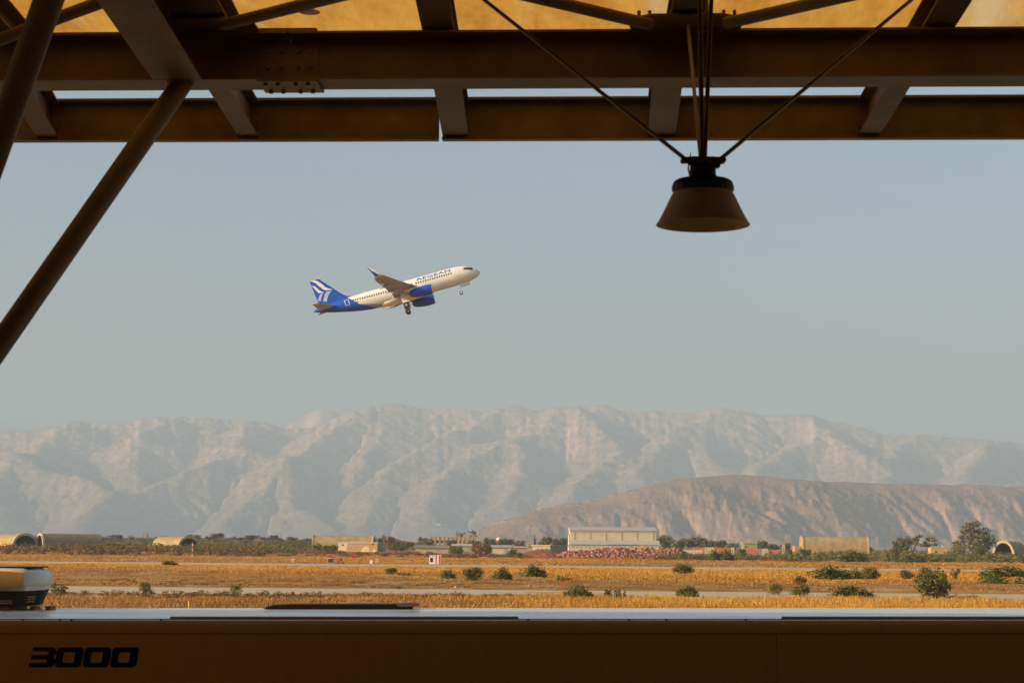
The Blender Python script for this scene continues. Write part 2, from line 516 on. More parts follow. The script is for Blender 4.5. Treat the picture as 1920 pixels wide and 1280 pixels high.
def rock_mat(name, pale, scrub, soil, s, t, low=None):
    n = NT(name)
    v = n.coord('World')
    geo = n.node('ShaderNodeNewGeometry'); sp = n.node('ShaderNodeSeparateXYZ'); n.l(geo.outputs['Normal'], sp.inputs[0])
    steep = n.ramp(sp.outputs[2], [(0.62, 1.0), (0.90, 0.0)])
    a = n.noise(v, s, 6, 0.65); b = n.noise(v, s * 14, 8, 0.85)
    c = n.mix(n.ramp(a, [(0.38, 0.0), (0.62, 1.0)]), soil, pale)
    c = n.mix(n.ramp(b, [(t, 0.9), (t + 0.16, 0.0)]), c, scrub)
    c = n.mix(n.math('MULTIPLY', steep, 0.55), c, pale)
    if low is not None:
        p_ = n.node('ShaderNodeSeparateXYZ'); n.l(geo.outputs['Position'], p_.inputs[0])
        mr = n.node('ShaderNodeMapRange'); mr.inputs[1].default_value = low[0]; mr.inputs[2].default_value = low[1]; mr.inputs[3].default_value = 1; mr.inputs[4].default_value = 0
        n.l(n.math('ADD', p_.outputs[2], n.math('MULTIPLY', a, low[2])), mr.inputs[0])
        c = n.mix(n.math('MULTIPLY', mr.outputs[0], 0.75), c, n.mix(b, low[3], low[4]))
    n.col(c)
    n.bump(b, 1.0, 0.25 / s / 9)
    return n.set(0.95, 0, 0.05)
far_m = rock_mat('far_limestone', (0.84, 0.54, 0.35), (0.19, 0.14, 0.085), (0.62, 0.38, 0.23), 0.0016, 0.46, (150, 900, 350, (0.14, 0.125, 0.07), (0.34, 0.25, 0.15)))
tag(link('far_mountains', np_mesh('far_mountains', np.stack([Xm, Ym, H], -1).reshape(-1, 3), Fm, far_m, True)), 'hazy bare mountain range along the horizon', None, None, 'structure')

# the separate cone seen through the saddle
cols, Xm, Ym, Fm = fan(440, 760, 90, 16600, 18600, 50)
PK = [[(380, 860, 17.3), (470, 830, 17.3), (530, 802, 17.3), (575, 775, 17.3), (598, 766, 17.3), (620, 770, 17.3), (650, 790, 17.3), (760, 840, 17.3)]]
H = ridge_field(Xm + fbm(Xm / 700, Ym / 700, 3, 5) * 200, Ym, PK, 0.42, 1.0, 1.0) + (ridged(Xm / 700, Ym / 700, 5, 14) - 0.4) * 110
H = fit_skyline(Xm, Ym, H, cols, np.interp(cols, [q[0] for q in PK[0]], [q[1] for q in PK[0]]) - 1.5, 3)
H = np.maximum(H * sstep(16600, 16900, Ym) * (1 - sstep(18100, 18600, Ym)), 0) - 2
tag(link('distant_peak', np_mesh('distant_peak', np.stack([Xm, Ym, H], -1).reshape(-1, 3), Fm, far_m, True)), 'pale conical peak behind the saddle of the mountain range', None, None, 'structure')

# the nearer rugged hill on the right
SK2 = [(820, 1014), (860, 1004), (900, 990), (960, 967), (1040, 945), (1100, 938), (1190, 915), (1265, 896), (1330, 892), (1390, 888), (1440, 893), (1500, 898), (1580, 902), (1650, 905), (1720, 906), (1790, 908),
       (1830, 906), (1880, 911), (2000, 905), (2200, 915), (2400, 930)]
cols, Xm, Ym, Fm = fan(800, 2300, 620, 5150, 8300, 240)
def crest_d(px): return 6.0 + (px - 860) / 1140 * 1.3
pts = [tuple(P(px, py + 2, crest_d(px) * 1000.0)) for px, py in SK2]
GD = 13.0
gxs = np.arange(-420, 2700, GD); gys = np.arange(5100, 8300, GD)
GX, GY = np.meshgrid(gxs, gys)
wx = fbm(GX / 260, GY / 260, 4, 141) * 60; wy = fbm(GX / 260, GY / 260, 4, 157) * 60
dd, zb = poly_dist(GX + wx, GY + wy, pts)
front = GY < np.interp(GX, [p[0] for p in pts], [p[1] for p in pts])
drop = np.where(dd < 110, dd * 0.32, 35.2 + (dd - 110) * 0.60)
H0 = np.where(front, zb - drop, zb - dd * 0.12)
H0 = np.where(H0 > 0, H0, H0 * 0.05) + fbm(GX / 150, GY / 150, 5, 171) * 14 * sstep(0, 60, H0) + fbm(GX / 40, GY / 40, 3, 172) * 4 + (GY - 5100) * 0.004
KM = 0.045 * np.clip(0.8 + 1.6 * fbm(GX / 330, GY / 330, 3, 311), 0.12, 2.0)
HE = erode(H0, GD, 36, KM, 0.45, 0.02, 6.0e3)
H = bilin(HE, gxs[0], gys[0], GD, Xm, Ym)
env = sstep(4, 40, H) * (0.2 + 0.8 * sstep(40, 170, poly_dist(Xm, Ym, pts)[0]))
H = H + env * ((ridged(Xm / 60, Ym / 85, 5, 173, 0.65) - 0.45) * 18 + fbm(Xm / 20, Ym / 24, 4, 191) * 7)
H = H * sstep(5150, 5500, Ym)
tgt = np.interp(cols, [a for a, b in SK2], [b for a, b in SK2]) + fbm(cols / 30, cols * 0, 3, 19) * 1.2
H = fit_skyline(Xm, Ym, H, cols, tgt, 17)
H = H * (1 - sstep(7700, 8300, Ym)) - 2
NEARH = (cols, Xm, Ym, H)
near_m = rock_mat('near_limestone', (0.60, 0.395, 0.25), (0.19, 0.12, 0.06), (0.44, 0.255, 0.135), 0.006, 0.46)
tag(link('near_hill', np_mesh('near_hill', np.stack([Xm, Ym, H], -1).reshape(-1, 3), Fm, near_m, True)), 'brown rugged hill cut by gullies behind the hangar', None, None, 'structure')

# ------------------------------------------------------------------ haze: one closed box round everything
hz = MB().box(-14000, 14000, -3500, 20500, -4, 1300).build('haze', None)
n = NT('haze_air'); n.n.remove(n.b)
pv = n.node('ShaderNodeVolumePrincipled')
pv.inputs['Color'].default_value = (0.60, 0.785, 1.0, 1)
pv.inputs['Density'].default_value = 1.08e-4
pv.inputs['Anisotropy'].default_value = 0.0
n.l(pv.outputs[0], n.out.inputs['Volume'])
hz.data.materials.clear(); hz.data.materials.append(n.m)
tag(hz, 'pale warm air thickening towards the mountains', None, None, 'stuff')

# ------------------------------------------------------------------ buildings beyond the runway
CONC = mat('ochre_concrete', (0.40, 0.29, 0.13), 0.9, 0.28, 0.35, bump=0.4, detail=7)
CONC_RIM = mat('pale_concrete_rim', (0.52, 0.40, 0.24), 0.9, 0.2, 0.6)
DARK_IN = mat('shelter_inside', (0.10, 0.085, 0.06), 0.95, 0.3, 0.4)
GREY_MET = mat('grey_sheet_metal', (0.36, 0.34, 0.31), 0.55, 0.15, 0.6)
CREAM = mat('cream_cladding', (0.56, 0.50, 0.36), 0.7, 0.10, 0.5)
ROOFG = mat('pale_grey_roof', (0.44, 0.42, 0.36), 0.65, 0.12, 0.4)
DARKM = mat('dark_painted_metal', (0.025, 0.027, 0.03), 0.5, 0.3, 2)
WHITEP = mat('white_paint', (0.76, 0.72, 0.64), 0.6, 0.12, 1.0)
REDP = mat('faded_red_paint', (0.62, 0.055, 0.04), 0.6, 0.25, 1.2)
ORANGEP = mat('faded_orange_paint', (0.56, 0.19, 0.125), 0.6, 0.25, 1.2)
YELP = mat('yellow_paint', (0.75, 0.48, 0.05), 0.6, 0.15, 1.0)
GLASSD = mat('dark_glass', (0.03, 0.035, 0.04), 0.15, 0.2, 1.0)
GREENW = mat('green_painted_wall', (0.30, 0.33, 0.15), 0.8, 0.12, 0.5)
BEIGE = mat('beige_render', (0.46, 0.36, 0.22), 0.9, 0.2, 0.5)
OLDW = mat('grey_render', (0.38, 0.32, 0.25), 0.9, 0.25, 0.5)
YELWALL = mat('yellow_ochre_render', (0.50, 0.35, 0.13), 0.9, 0.2, 0.5)
WOODM = mat('weathered_timber', (0.20, 0.14, 0.09), 0.9, 0.25, 1.2)
BLACKR = mat('black_rubber', (0.02, 0.02, 0.02), 0.85, 0.2, 3)

def arch_pts(W, H, n=20, p=2.3):
    out = []
    for i in range(n + 1):
        t = math.pi * i / n
        c, s_ = math.cos(t), math.sin(t)
        out.append((-W / 2 * math.copysign(abs(c) ** (2 / p), c), H * abs(s_) ** (2 / p)))
    return out

def shelter(x, D, face_deg, W, L, H, label, rim=CONC_RIM, thick=0.8, p=2.2, CONC=CONC):
    """concrete aircraft shelter: local +x is the way the mouth faces; face_deg is that direction from world +x"""
    r = empty('aircraft_shelter', (x, D, gz(x, D) - 0.3), R(face_deg), label, 'aircraft shelter', 'concrete aircraft shelters beyond the runway')
    o = arch_pts(W, H, 22, p); i_ = arch_pts(W - 2 * thick, H - thick, 22, p)
    b = MB()
    seg = 9
    rings = []
    for k in range(seg + 1):
        xx = -L * k / seg
        rings.append([(xx, a, z) for a, z in o])
    b.loft(rings, False)
    b.add([(-L, a, z) for a, z in o], [tuple(range(len(o)))])
    b.build('shell', CONC, r, True)
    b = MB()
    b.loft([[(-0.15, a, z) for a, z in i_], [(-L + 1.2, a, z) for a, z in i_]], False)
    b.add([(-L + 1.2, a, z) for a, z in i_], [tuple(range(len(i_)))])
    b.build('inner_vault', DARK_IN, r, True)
    b = MB()
    o2 = arch_pts(W + 0.5, H + 0.25, 22, p)
    b.loft([[(0.0, a, z) for a, z in i_], [(0.35, a, z) for a, z in i_], [(0.35, a, z) for a, z in o2], [(-0.6, a, z) for a, z in o2]], False)
    b.build('rim', rim, r, False)
    # casting joints round the shell
    for k in range(1, seg):
        xx = -L * k / seg
        bb = MB(); o3 = arch_pts(W + 0.1, H + 0.05, 22, p)
        bb.loft([[(xx - 0.1, a, z) for a, z in o3], [(xx + 0.1, a, z) for a, z in o3]], False)
        bb.build('rib', CONC, r)
    return r

def back_end(r, W, L, H, p=2.2):
    b = MB(); o = arch_pts(W + 0.4, H + 0.2, 22, p)
    b.add([(-L - 0.3, a, z) for a, z in o], [tuple(range(len(o)))])
    b.loft([[(-L - 0.3, a, z) for a, z in o], [(-L + 0.4, a, z) for a, z in o]], False)
    return b.build('back_wall', CONC, r)

D0 = 900
shelter(xat(47, 900), 900, -48, 12.5, 26, 6.0, 'ochre shelter with its dark mouth open beside the pale-rimmed shelter')
shelter(xat(75, 900), 900, 207, 12.5, 27, 6.3, 'grey-green shelter with a bright pale rim round its narrow mouth', CONC=mat('shaded_concrete', (0.22, 0.18, 0.085), 0.9, 0.3, 0.35, bump=0.4, detail=7))  # darker concrete: the shade on this shelter's flank is put into the colour
shelter(xat(354, 900), 900, -48, 11.5, 22, 5.6, 'small ochre shelter half hidden by brown scrub behind the red and white pole')
shelter(xat(1881, 900), 900, 243, 9.8, 26, 7.6, 'shelter seen nearly end on through the bushes beside the tallest tree')
def long_wall(px0, px1, D, H, W, label, p):
    x0, x1 = xat(px0, D), xat(px1, D); L = x1 - x0
    r = shelter(x1, D, 0, W, L, H, label, CONC_RIM, 0.8, p)
    back_end(r, W, L, H, p)
    return r
long_wall(588, 700, 930, zat(640, 1008, 930), 13, 'long ochre vaulted shelter rising behind the camouflaged building', 2.8)
w = long_wall(1503, 1624, 900, zat(1560, 1008, 900) + 0.2, 12, 'tall ochre vaulted shelter standing alone against the rugged hill', 3.6)
b = MB(); b.box(-(xat(1624, 900) - xat(1488, 900)), -(xat(1624, 900) - xat(1502, 900)), -4, 4, 0, 4.4)
b.build('annex', CONC, w)

# the hangar
def hangar():
    D = 950; x0, x1 = xat(1069, D), xat(1231, D); W = x1 - x0; dep = 24
    zt = zat(1150, 988, D); ze = zat(1150, 994, D); zl0 = zat(1150, 1013, D); zl1 = zat(1150, 1021, D); g = gz((x0 + x1) / 2, D)
    r = empty('hangar', (x0, D, g), 0, 'large cream hangar with grey lean-to roof behind the rubble heap', 'hangar')
    zt -= g; ze -= g; zl0 -= g; zl1 -= g
    b = MB(); b.box(0, W, 0.02, dep, 0, ze)
    b.build('wall', CREAM, r)
    for s_ in (-0.15, W + 0.15):
        MB().prism([(0.0, ze), (dep, ze), (dep / 2, zt + 0.1)], 'x', s_ - 0.15, s_ + 0.15).build('gable', CREAM, r)
    b = MB()
    for a in ((-0.6, ze - 0.1), (dep + 0.6, ze - 0.1)):
        b.prism([(a[0], a[1]), (dep / 2, zt), (dep / 2, zt + 0.25), (a[0], a[1] + 0.25)], 'x', -0.2, W + 0.2)
    b.build('roof', ROOFG, r)
    # columns and cladding bays
    xsb = [(px - 1069) / 162 * W for px in (1078, 1107, 1136.5, 1166, 1195, 1225)]
    for x in xsb:
        MB().box(x - 0.22, x + 0.22, -0.18, 0.0, zl0, ze - 0.9).build('column', GREY_MET, r)
    for a, c in zip([0.0] + xsb, xsb + [W]):
        k = MB()
        m = max(1, int((c - a - 0.44) / 0.9))
        for j in range(m):
            w_ = (c - a - 0.5) / m
            k.box(a + 0.25 + j * w_ + 0.02, a + 0.25 + (j + 1) * w_ - 0.02, -0.05, 0.0, zl0, ze - 0.9)
        k.build('cladding_panel', CREAM, r)
    MB().box(-0.1, W + 0.1, -0.3, 0.0, ze - 0.85, ze - 0.15).build('eaves_band', ROOFG, r)
    b = MB(); b.prism([(-0.02, zl0), (-0.02, zl0 + 0.2), (-6.3, zl1 + 0.2), (-6.3, zl1)], 'x', -0.7, W + 1.2)
    b.build('lean_to_roof', ROOFG, r)
    MB().box(-0.2, W + 0.6, -5.8, -0.03, 0, zl1 + 0.15).build('lean_to_wall', CREAM, r)
    for k in range(20):
        x = 1.0 + k * (W - 2) / 19
        MB().box(x - 0.5, x + 0.5, -5.86, -5.80, 2.2, zl1 - 0.7).build('window', GREY_MET, r)
    MB().box(-0.5, -0.32, 7, 17, 0, ze - 2.5).build('sliding_door', WHITEP, r)
    MB().box(-1.2, -0.5, 6, 18, ze - 2.3, ze - 1.9).build('door_track', GREY_MET, r)
    return r
hangar()

# camouflaged building
n = NT('camouflage_render')
v = n.coord('Object', (0.20, 0.20, 0.11))
f = n.noise(v, 1.0, 1.5, 0.4)
n.col(n.ramp(f, [(0.0, (0.60, 0.47, 0.28)), (0.49, (0.60, 0.47, 0.28)), (0.515, (0.38, 0.26, 0.14)), (1.0, (0.36, 0.25, 0.14))]))
CAMO = n.set(0.9)
def box_house(name, px0, px1, D, ytop, depth, rz, label, cat, wallm, roofm=None, roof_t=0.3, over=0.3, windows=(), door=None, group=None, zbase=None, parapet=False):
    """flat-roofed building: front wall from photo pixel px0 to px1 at distance D"""
    x0, x1 = xat(px0, D), xat(px1, D); W = (x1 - x0) / math.cos(rz); g = gz((x0 + x1) / 2, D) - 0.3 if zbase is None else zbase
    H = zat((px0 + px1) / 2, ytop, D) - g
    r = empty(name, (x0, D, g), rz, label, cat, group)
    MB().box(0, W, 0, depth, 0, H - roof_t).build('wall', wallm, r)
    MB().box(-over, W + over, -over, depth + over, H - roof_t + 0.002, H).build('roof', roofm or wallm, r)
    for (u, v_, w, h) in windows:
        wi = MB(); wi.box(u * W - w / 2, u * W + w / 2, -0.03, 0.02, v_ * H - h / 2, v_ * H + h / 2)
        o = wi.build('window', GLASSD, r)
        fr = MB()
        fr.box(u * W - w / 2 - 0.1, u * W + w / 2 + 0.1, -0.09, -0.002, v_ * H - h / 2 - 0.12, v_ * H - h / 2)
        fr.build('sill', CONC_RIM, o)
    if door:
        u, w, h = door
        MB().box(u * W - w / 2, u * W + w / 2, -0.04, 0.02, 0, h).build('door', GREY_MET, r)
    return r
h = box_house('camouflaged_building', 634, 709, 850, 1016, 12.0, R(-13), 'flat building with wavy cream and tan camouflage beside the green bush', 'building', CAMO, CREAM, 0.35, 0.25, [(0.12, 0.72, 0.9, 0.6), (0.88, 0.80, 0.9, 0.5)])
for k in range(4):
    MB().box(17.53 - 0.1, 17.53 + 0.06, 1.2 + k * 2.7, 2.6 + k * 2.7, 0.5, 3.2).build('steel_door', GREY_MET, h)

# sheds with shallow pitched roofs
def shed(px0, px1, D, ytop, yeave, depth, label, wallm, roofm, rz=0):
    x0, x1 = xat(px0, D), xat(px1, D); W = x1 - x0; g = gz((x0 + x1) / 2, D) - 0.2
    zt = zat((px0 + px1) / 2, ytop, D) - g; ze = zat((px0 + px1) / 2, yeave, D) - g
    r = empty('shed', (x0, D, g), rz, label, 'shed', 'low sheds in the scrub')
    MB().box(0, W, 0, depth, 0, ze).build('wall', wallm, r)
    b = MB()
    b.prism([(-0.5, ze - 0.05), (depth / 2, zt - 0.15), (depth / 2, zt), (-0.5, ze + 0.1)], 'x', -0.4, W + 0.4)
    b.prism([(depth + 0.5, ze - 0.05), (depth / 2, zt - 0.15), (depth / 2, zt), (depth + 0.5, ze + 0.1)], 'x', -0.4, W + 0.4)
    b.build('roof', roofm, r)
    for s_ in (0, W): MB().prism([(0, ze), (depth, ze), (depth / 2, zt - 0.16)], 'x', s_ - 0.01, s_ + 0.01).build('gable', wallm, r)
    MB().box(W * .62, W * .62 + 1.6, -0.03, 0.02, 0, ze * 0.8).build('door', GREY_MET, r)
    return r
shed(779, 841, 800, 1021.5, 1027, 7, 'long low shed with a grey-brown roof in front of the ruined block', BEIGE, mat('brown_sheet_roof', (0.24, 0.19, 0.15), 0.8, 0.2, 0.4))
shed(848, 884, 900, 1019, 1023, 6, 'pale-roofed shed showing between the brown bush and the ruined block', OLDW, ROOFG)
shed(922, 958, 820, 1021, 1026, 6, 'grey-roofed shed with a cream front right of the rounded brown bush', CREAM, GREY_MET)
shed(963, 990, 850, 1023.5, 1026.5, 5, 'short pale shed touching the square beige hut', OLDW, BEIGE)
box_house('hut', 989, 997, 830, 1018, 2.4, 0, 'square beige hut like a small tower beside the flat-roofed store', 'hut', BEIGE, CONC_RIM, 0.25, 0.25, [(0.5, 0.7, 0.6, 0.6)])
box_house('store', 998, 1031, 840, 1021, 10.8, R(-42), 'flat-roofed grey store with a beige roof left of the hangar', 'building', OLDW, BEIGE, 0.5, 0.6, [(0.3, 0.5, 1.0, 0.8), (0.6, 0.5, 1.0, 0.8)])
rb = box_house('ruined_block', 807, 892, 1200, 1006, 10, 0, 'long roofless concrete block with empty openings on the rise', 'building', BEIGE, OLDW, 0.4, 0.2, [(0.06 + 0.098 * k, 0.55, 1.3, 1.7) for k in range(10)])
for k in range(11):
    W = xat(892, 1200) - xat(807, 1200)
    MB().box(k * W / 10.9, k * W / 10.9 + 0.4, -0.3, -0.002, 0, 7.0).build('pillar', CONC_RIM, rb)
box_house('green_building', 1394, 1420, 1000, 1016, 8, 0, 'small green building with a pale overhanging roof among trees', 'building', GREENW, CONC_RIM, 0.5, 0.5, [(0.2, 0.6, 0.9, 0.8)], (0.4, 1.0, 2.2))
box_house('yellow_building', 1746, 1776, 900, 1025.5, 7, 0, 'low yellow-ochre building peeping out of the green scrub', 'building', YELWALL, YELWALL, 0.3, 0.15, [(0.3, 0.55, 0.9, 0.7)])
yb = bpy.data.objects['yellow_building']
MB().box(5.2, 6.6, 0.5, 2.5, zat(1760, 1025.5, 900) - yb.location.z, zat(1760, 1022.5, 900) - yb.location.z).build('chimney', BEIGE, yb)

# red and white striped barrier panels
def barrier(px0, px1, D, ytop, label, stripes):
    x0, x1 = xat(px0, D), xat(px1, D); g = gz((x0 + x1) / 2, D) - 0.3; W = x1 - x0
    H = zat((px0 + px1) / 2, ytop, D) - g
    r = empty('blast_fence', (x0, D, g), 0, label, 'fence', 'red and white striped fences')
    u = 0
    for frac, m in stripes:
        k = max(1, round(frac * W / 0.95))
        for j in range(k):
            w_ = frac * W / k
            o = MB(); o.prism([(u + j * w_ + 0.03, 0.0), (u + j * w_ + w_ - 0.03, 0.0), (u + j * w_ + w_ - 0.12, -0.16), (u + j * w_ + 0.12, -0.16)], 'z', 0, H)
            o.build('panel', m, r)
        u += frac * W
    MB().box(0, W, 0.02, 0.18, 0.1, H * 0.92).build('backing_frame', GREY_MET, r)
    return r
barrier(1300, 1377, 800, 1025.5, 'long faded red and white striped fence below the row of trees', [(0.27, ORANGEP), (0.24, CREAM), (0.41, ORANGEP), (0.08, CREAM)])
barrier(1400, 1440, 800, 1028, 'short red and white fence right of the green building', [(0.55, ORANGEP), (0.18, OLDW), (0.27, CREAM)])
barrier(1440, 1462, 830, 1030, 'last low fence of red panels ending in grey scrub', [(1.0, ORANGEP)])
MB().box(0, 8.5, 0, 0.3, 0, 1.7).build('low_wall', CREAM, None, loc=(xat(1276, 780), 780, gz(xat(1276, 780), 780) + 0.9))
tag(bpy.data.objects['low_wall'], 'low cream wall joining the rubble heap to the striped fence', 'wall')
MB().box(-0.55, 0.55, 0, 1.1, 0, 5.4).box(-0.75, 0.75, -0.2, 1.3, 5.4, 5.7).build('pillar', BEIGE, None, loc=(xat(1470, 880), 880, gz(xat(1470, 880), 880)))
tag(bpy.data.objects['pillar'] if 'pillar' in bpy.data.objects else None, None)
for o in COL.objects:
    if o.name.startswith('pillar') and o.parent is None:
        o.name = 'gate_pillar'; tag(o, 'lone beige gate pillar left of the tall ochre shelter', 'pillar')

# watch tower on the skyline
def watchtower():
    D = 1150; x = xat(272, D); g = gz(x, D)
    zt = zat(272, 1000, D) - g; zf = zat(272, 1006, D) - g
    r = empty('watchtower', (x, D, g), 0, 'small open watchtower on stilts on the scrubby skyline', 'watchtower')
    for a in (-1, 1):
        for c in (-1, 1):
            MB().tube((a * 1.1, c * 1.1, 0), (a * 1.1, c * 1.1, zt), 0.14, n=6).build('leg', WOODM, r)
    MB().box(-1.5, 1.5, -1.5, 1.5, zf - 0.15, zf).build('platform', WOODM, r)
    MB().box(-1.7, 1.7, -1.7, 1.7, zt, zt + 0.25).build('roof', BEIGE, r)
    b = MB()
    for a in (-1.45, 1.35): b.box(a, a + 0.1, -1.45, 1.45, zf, zf + 0.9); b.box(-1.34, 1.34, a, a + 0.1, zf, zf + 0.9)
    b.build('parapet', BEIGE, r)
watchtower()

# radome
x = xat(935, 1250); g = gz(x, 1250); zc = zat(935, 1012, 1250) - g
r = empty('radome', (x, 1250, g), 0, 'small white and orange dome just above the trees', 'radome')
MB().lathe([(1.2, 0), (1.2, zc - 1.2), (1.9, zc - 1.0)], 14).build('mast', OLDW, r, True)
MB().lathe([(1.7 * math.cos(a), zc + 1.7 * math.sin(a)) for a in [k * math.pi / 16 for k in range(0, 9)]], 18).build('dome', WHITEP, r, True)
MB().lathe([(1.6, zc - 1.0), (1.75, zc - 0.1), (1.72, zc)], 18).build('collar', ORANGEP, r, True)

# masts
def mast(px, D, ytop, r0, label, arms=True, name='mast'):
    x = xat(px, D); g = gz(x, D); H = zat(px, ytop, D) - g
    r = empty(name, (x, D, g), 0, label, 'mast')
    MB().tube((0, 0, 0), (0, 0, H), r0, r0 * 0.5, 6).build('pole', GREY_MET, r)
    if arms:
        MB().box(-0.9, 0.9, -0.05, 0.05, H - 1.6, H - 1.4).build('crossarm', GREY_MET, r)
        MB().box(-0.5, 0.5, -0.2, 0.2, H - 0.5, H).build('lamp_head', REDP, r)
mast(1377, 950, 1006, 0.14, 'thin lighting mast with a red head above the striped fence')
mast(1885, 6300, 899, 0.4, 'distant transmitter mast on the rim of the rugged hill', True)

# house on the hill spur
def hill_house(land, px, py, w, h, label):
    cols_, X_, Y_, H_ = land
    j = int(np.argmin(np.abs(cols_ - px))); el = (H_[:, j] - CAM_H) / Y_[:, j]
    want = (zat(px, py, 1000.0) - CAM_H) / 1000.0
    i_ = int(np.argmax(el >= want))
    r = empty('hill_house', (X_[i_, j], Y_[i_, j], H_[i_, j]), 0, label, 'house', 'white houses far off on the slopes')
    MB().box(-w / 2, w / 2, -5, 5, -4, h).build('wall', WHITEP, r)
    MB().box(-w / 2 - 0.5, w / 2 + 0.5, -5.5, 5.5, h + 0.01, h + 1.0).build('roof', ORANGEP, r)
    for k in range(3): MB().box(-w / 2 + (k + 0.35) * w / 3, -w / 2 + (k + 0.65) * w / 3, -5.1, -4.95, h * .3, h * .7).build('window', GLASSD, r)
hill_house(NEARH, 945, 958, 17, 5.5, 'tiny white house on the left shoulder of the rugged hill')
hill_house(FARH, 820, 985, 34, 9, 'low white house far off at the foot of the hazy mountains')

# ------------------------------------------------------------------ airfield equipment
def at_ground(px, D):
    x = xat(px, D)
    return x, D, gz(x, D)

def striped_cabin():
    x, y, g = at_ground(804.6, 403); k = 403 / FPX
    W, H, dep = 22 * k, zat(816, 1040, 403) - g, 2.2
    r = empty('equipment_cabin', (x, y, g), 0, 'white equipment cabin with red vertical stripes beside the runway', 'cabin')
    MB().box(0, W, 0, dep, 0.12, H - 0.05).build('wall', WHITEP, r)
    MB().box(0.1, W - 0.1, 0.1, dep - 0.1, 0, 0.12).build('plinth', OLDW, r)
    MB().box(-0.04, W + 0.04, -0.04, dep + 0.04, H - 0.05, H).build('roof', WHITEP, r)
    for a, c in ((0.555, 0.665), (0.83, 0.965)):
        MB().box(a * W, c * W, -0.012, 0.0, 0.14, H - 0.06).build('red_stripe', REDP, r)
    for a, c in ((0.0, 0.13), (0.28, 0.40)):
        MB().box(a * W, c * W, -0.012, 0.0, H * 0.84, H - 0.06).build('red_stripe', REDP, r)
    MB().box(W, W + 0.012, 0.5, 1.0, 0.14, H - 0.06).build('red_stripe', REDP, r)
    b = MB().box(0.10 * W, 0.34 * W, -0.02, 0.0, H * 0.30, H * 0.72).build('window', GLASSD, r)
    MB().box(0.08 * W, 0.36 * W, -0.03, -0.002, H * 0.26, H * 0.30).build('frame', GREY_MET, b)
    MB().tube((0.05, 0.3, H), (0.05, 0.3, H + 0.42), 0.05, n=8).build('obstruction_lamp', REDP, r)
striped_cabin()

def sign_box(px0, px1, D, H, dep, face, side, label, posts=True, name='airfield_sign'):
    x0, y, g = at_ground(px0, D); W = xat(px1, D) - x0
    r = empty(name, (x0, y, g), R(-6), label, 'sign', 'boxes and signs along the runway')
    z0 = 0.25 if posts else 0.0
    MB().box(0, W, 0, dep, z0, H, None).build('cabinet', side, r, bevel=0.02)
    MB().box(0.05, W - 0.05, -0.02, -0.001, z0 + 0.06, H - 0.06).build('face', face, r)
    MB().box(-0.03, W + 0.03, -0.04, dep + 0.03, H + 0.002, H + 0.05).build('cap', side, r)
    if posts:
        for u in (0.15, 0.85): MB().tube((u * W, dep / 2, -0.1), (u * W, dep / 2, z0 + 0.05), 0.04, n=6).build('leg', GREY_MET, r)
    return r
sign_box(615, 625, 399, 1.15, 0.5, DARKM, CREAM, 'black-faced square sign left of the red trailer')
sign_box(547.5, 552.5, 410, 0.85, 0.35, GREY_MET, WHITEP, 'small grey runway sign standing alone in the grass')
sign_box(704.5, 711, 406, 1.0, 0.5, GREY_MET, YELP, 'cream and grey box beside the little red and white marker')
sign_box(1664, 1669, 590, 1.5, 0.4, DARKM, DARKM, 'small black sign at the edge of the green scrub')
# red and white marker
x, y, g = at_ground(698, 404)
r = empty('runway_marker', (x, y, g), 0, 'low red and white marker board next to the cream box', 'marker')
MB().box(-0.5, 0.1, 0, 0.1, 0.1, 0.8).build('white_board', WHITEP, r)
MB().box(0.14, 0.55, 0, 0.1, 0.05, 0.4).build('red_board', REDP, r)
MB().box(-0.55, 0.6, 0.02, 0.3, 0, 0.05).build('base', REDP, r)

def trailer():
    x, y, g = at_ground(632, 401)
    r = empty('red_trailer', (x, y, g), 0, 'small red machine on a two-wheeled trailer right of the black sign', 'trailer')
    MB().box(0.0, 0.65, 0, 0.5, 0.6, 1.15).build('body', REDP, r, bevel=0.04)
    MB().box(0.68, 0.95, 0.1, 0.4, 0.75, 1.12).build('engine', DARKM, r, bevel=0.03)
    MB().box(-0.5, 1.3, 0.2, 0.3, 0.42, 0.52).build('frame', GREY_MET, r)
    for xx in (0.2, 1.25):
        t = MB().tube((xx, -0.05, 0.28), (xx, 0.12, 0.28), 0.28, n=14).build('wheel', BLACKR, r)
        MB().tube((xx, -0.07, 0.28), (xx, -0.051, 0.28), 0.14, n=10).build('hub', GREY_MET, t)
    MB().tube((-0.5, 0.25, 0.47), (-0.95, 0.25, 0.9), 0.05, n=6).build('tow_bar', REDP, r)
trailer()
def implement(px, D, w, label):
    x, y, g = at_ground(px, D)
    r = empty('farm_implement', (x, y, g), 0, label, 'farm machine', 'red farm machines on the dry grass')
    MB().box(-w / 2, w / 2, -0.2, 0.2, 0.35, 0.6).build('beam', REDP, r, bevel=0.04)
    MB().prism([(-0.35 * w, 0.55), (0.22 * w, 0.55), (0.05 * w, 1.25), (-0.12 * w, 1.25)], 'y', -0.35, 0.35).build('housing', REDP, r)
    for k in range(5):
        xx = -w / 2 + (k + 0.5) * w / 5
        MB().tube((xx, 0, 0.4), (xx + 0.25, -0.2, -0.05), 0.07, n=6).build('tine', REDP, r)
    MB().tube((0.15 * w, 0.3, 0.3), (0.15 * w, 0.5, 0.3), 0.3, n=12).build('wheel', BLACKR, r)
implement(621, 560, 2.4, 'larger red farm machine in the grass behind the black sign')
implement(663, 560, 1.3, 'smaller red farm machine left of the cream box')

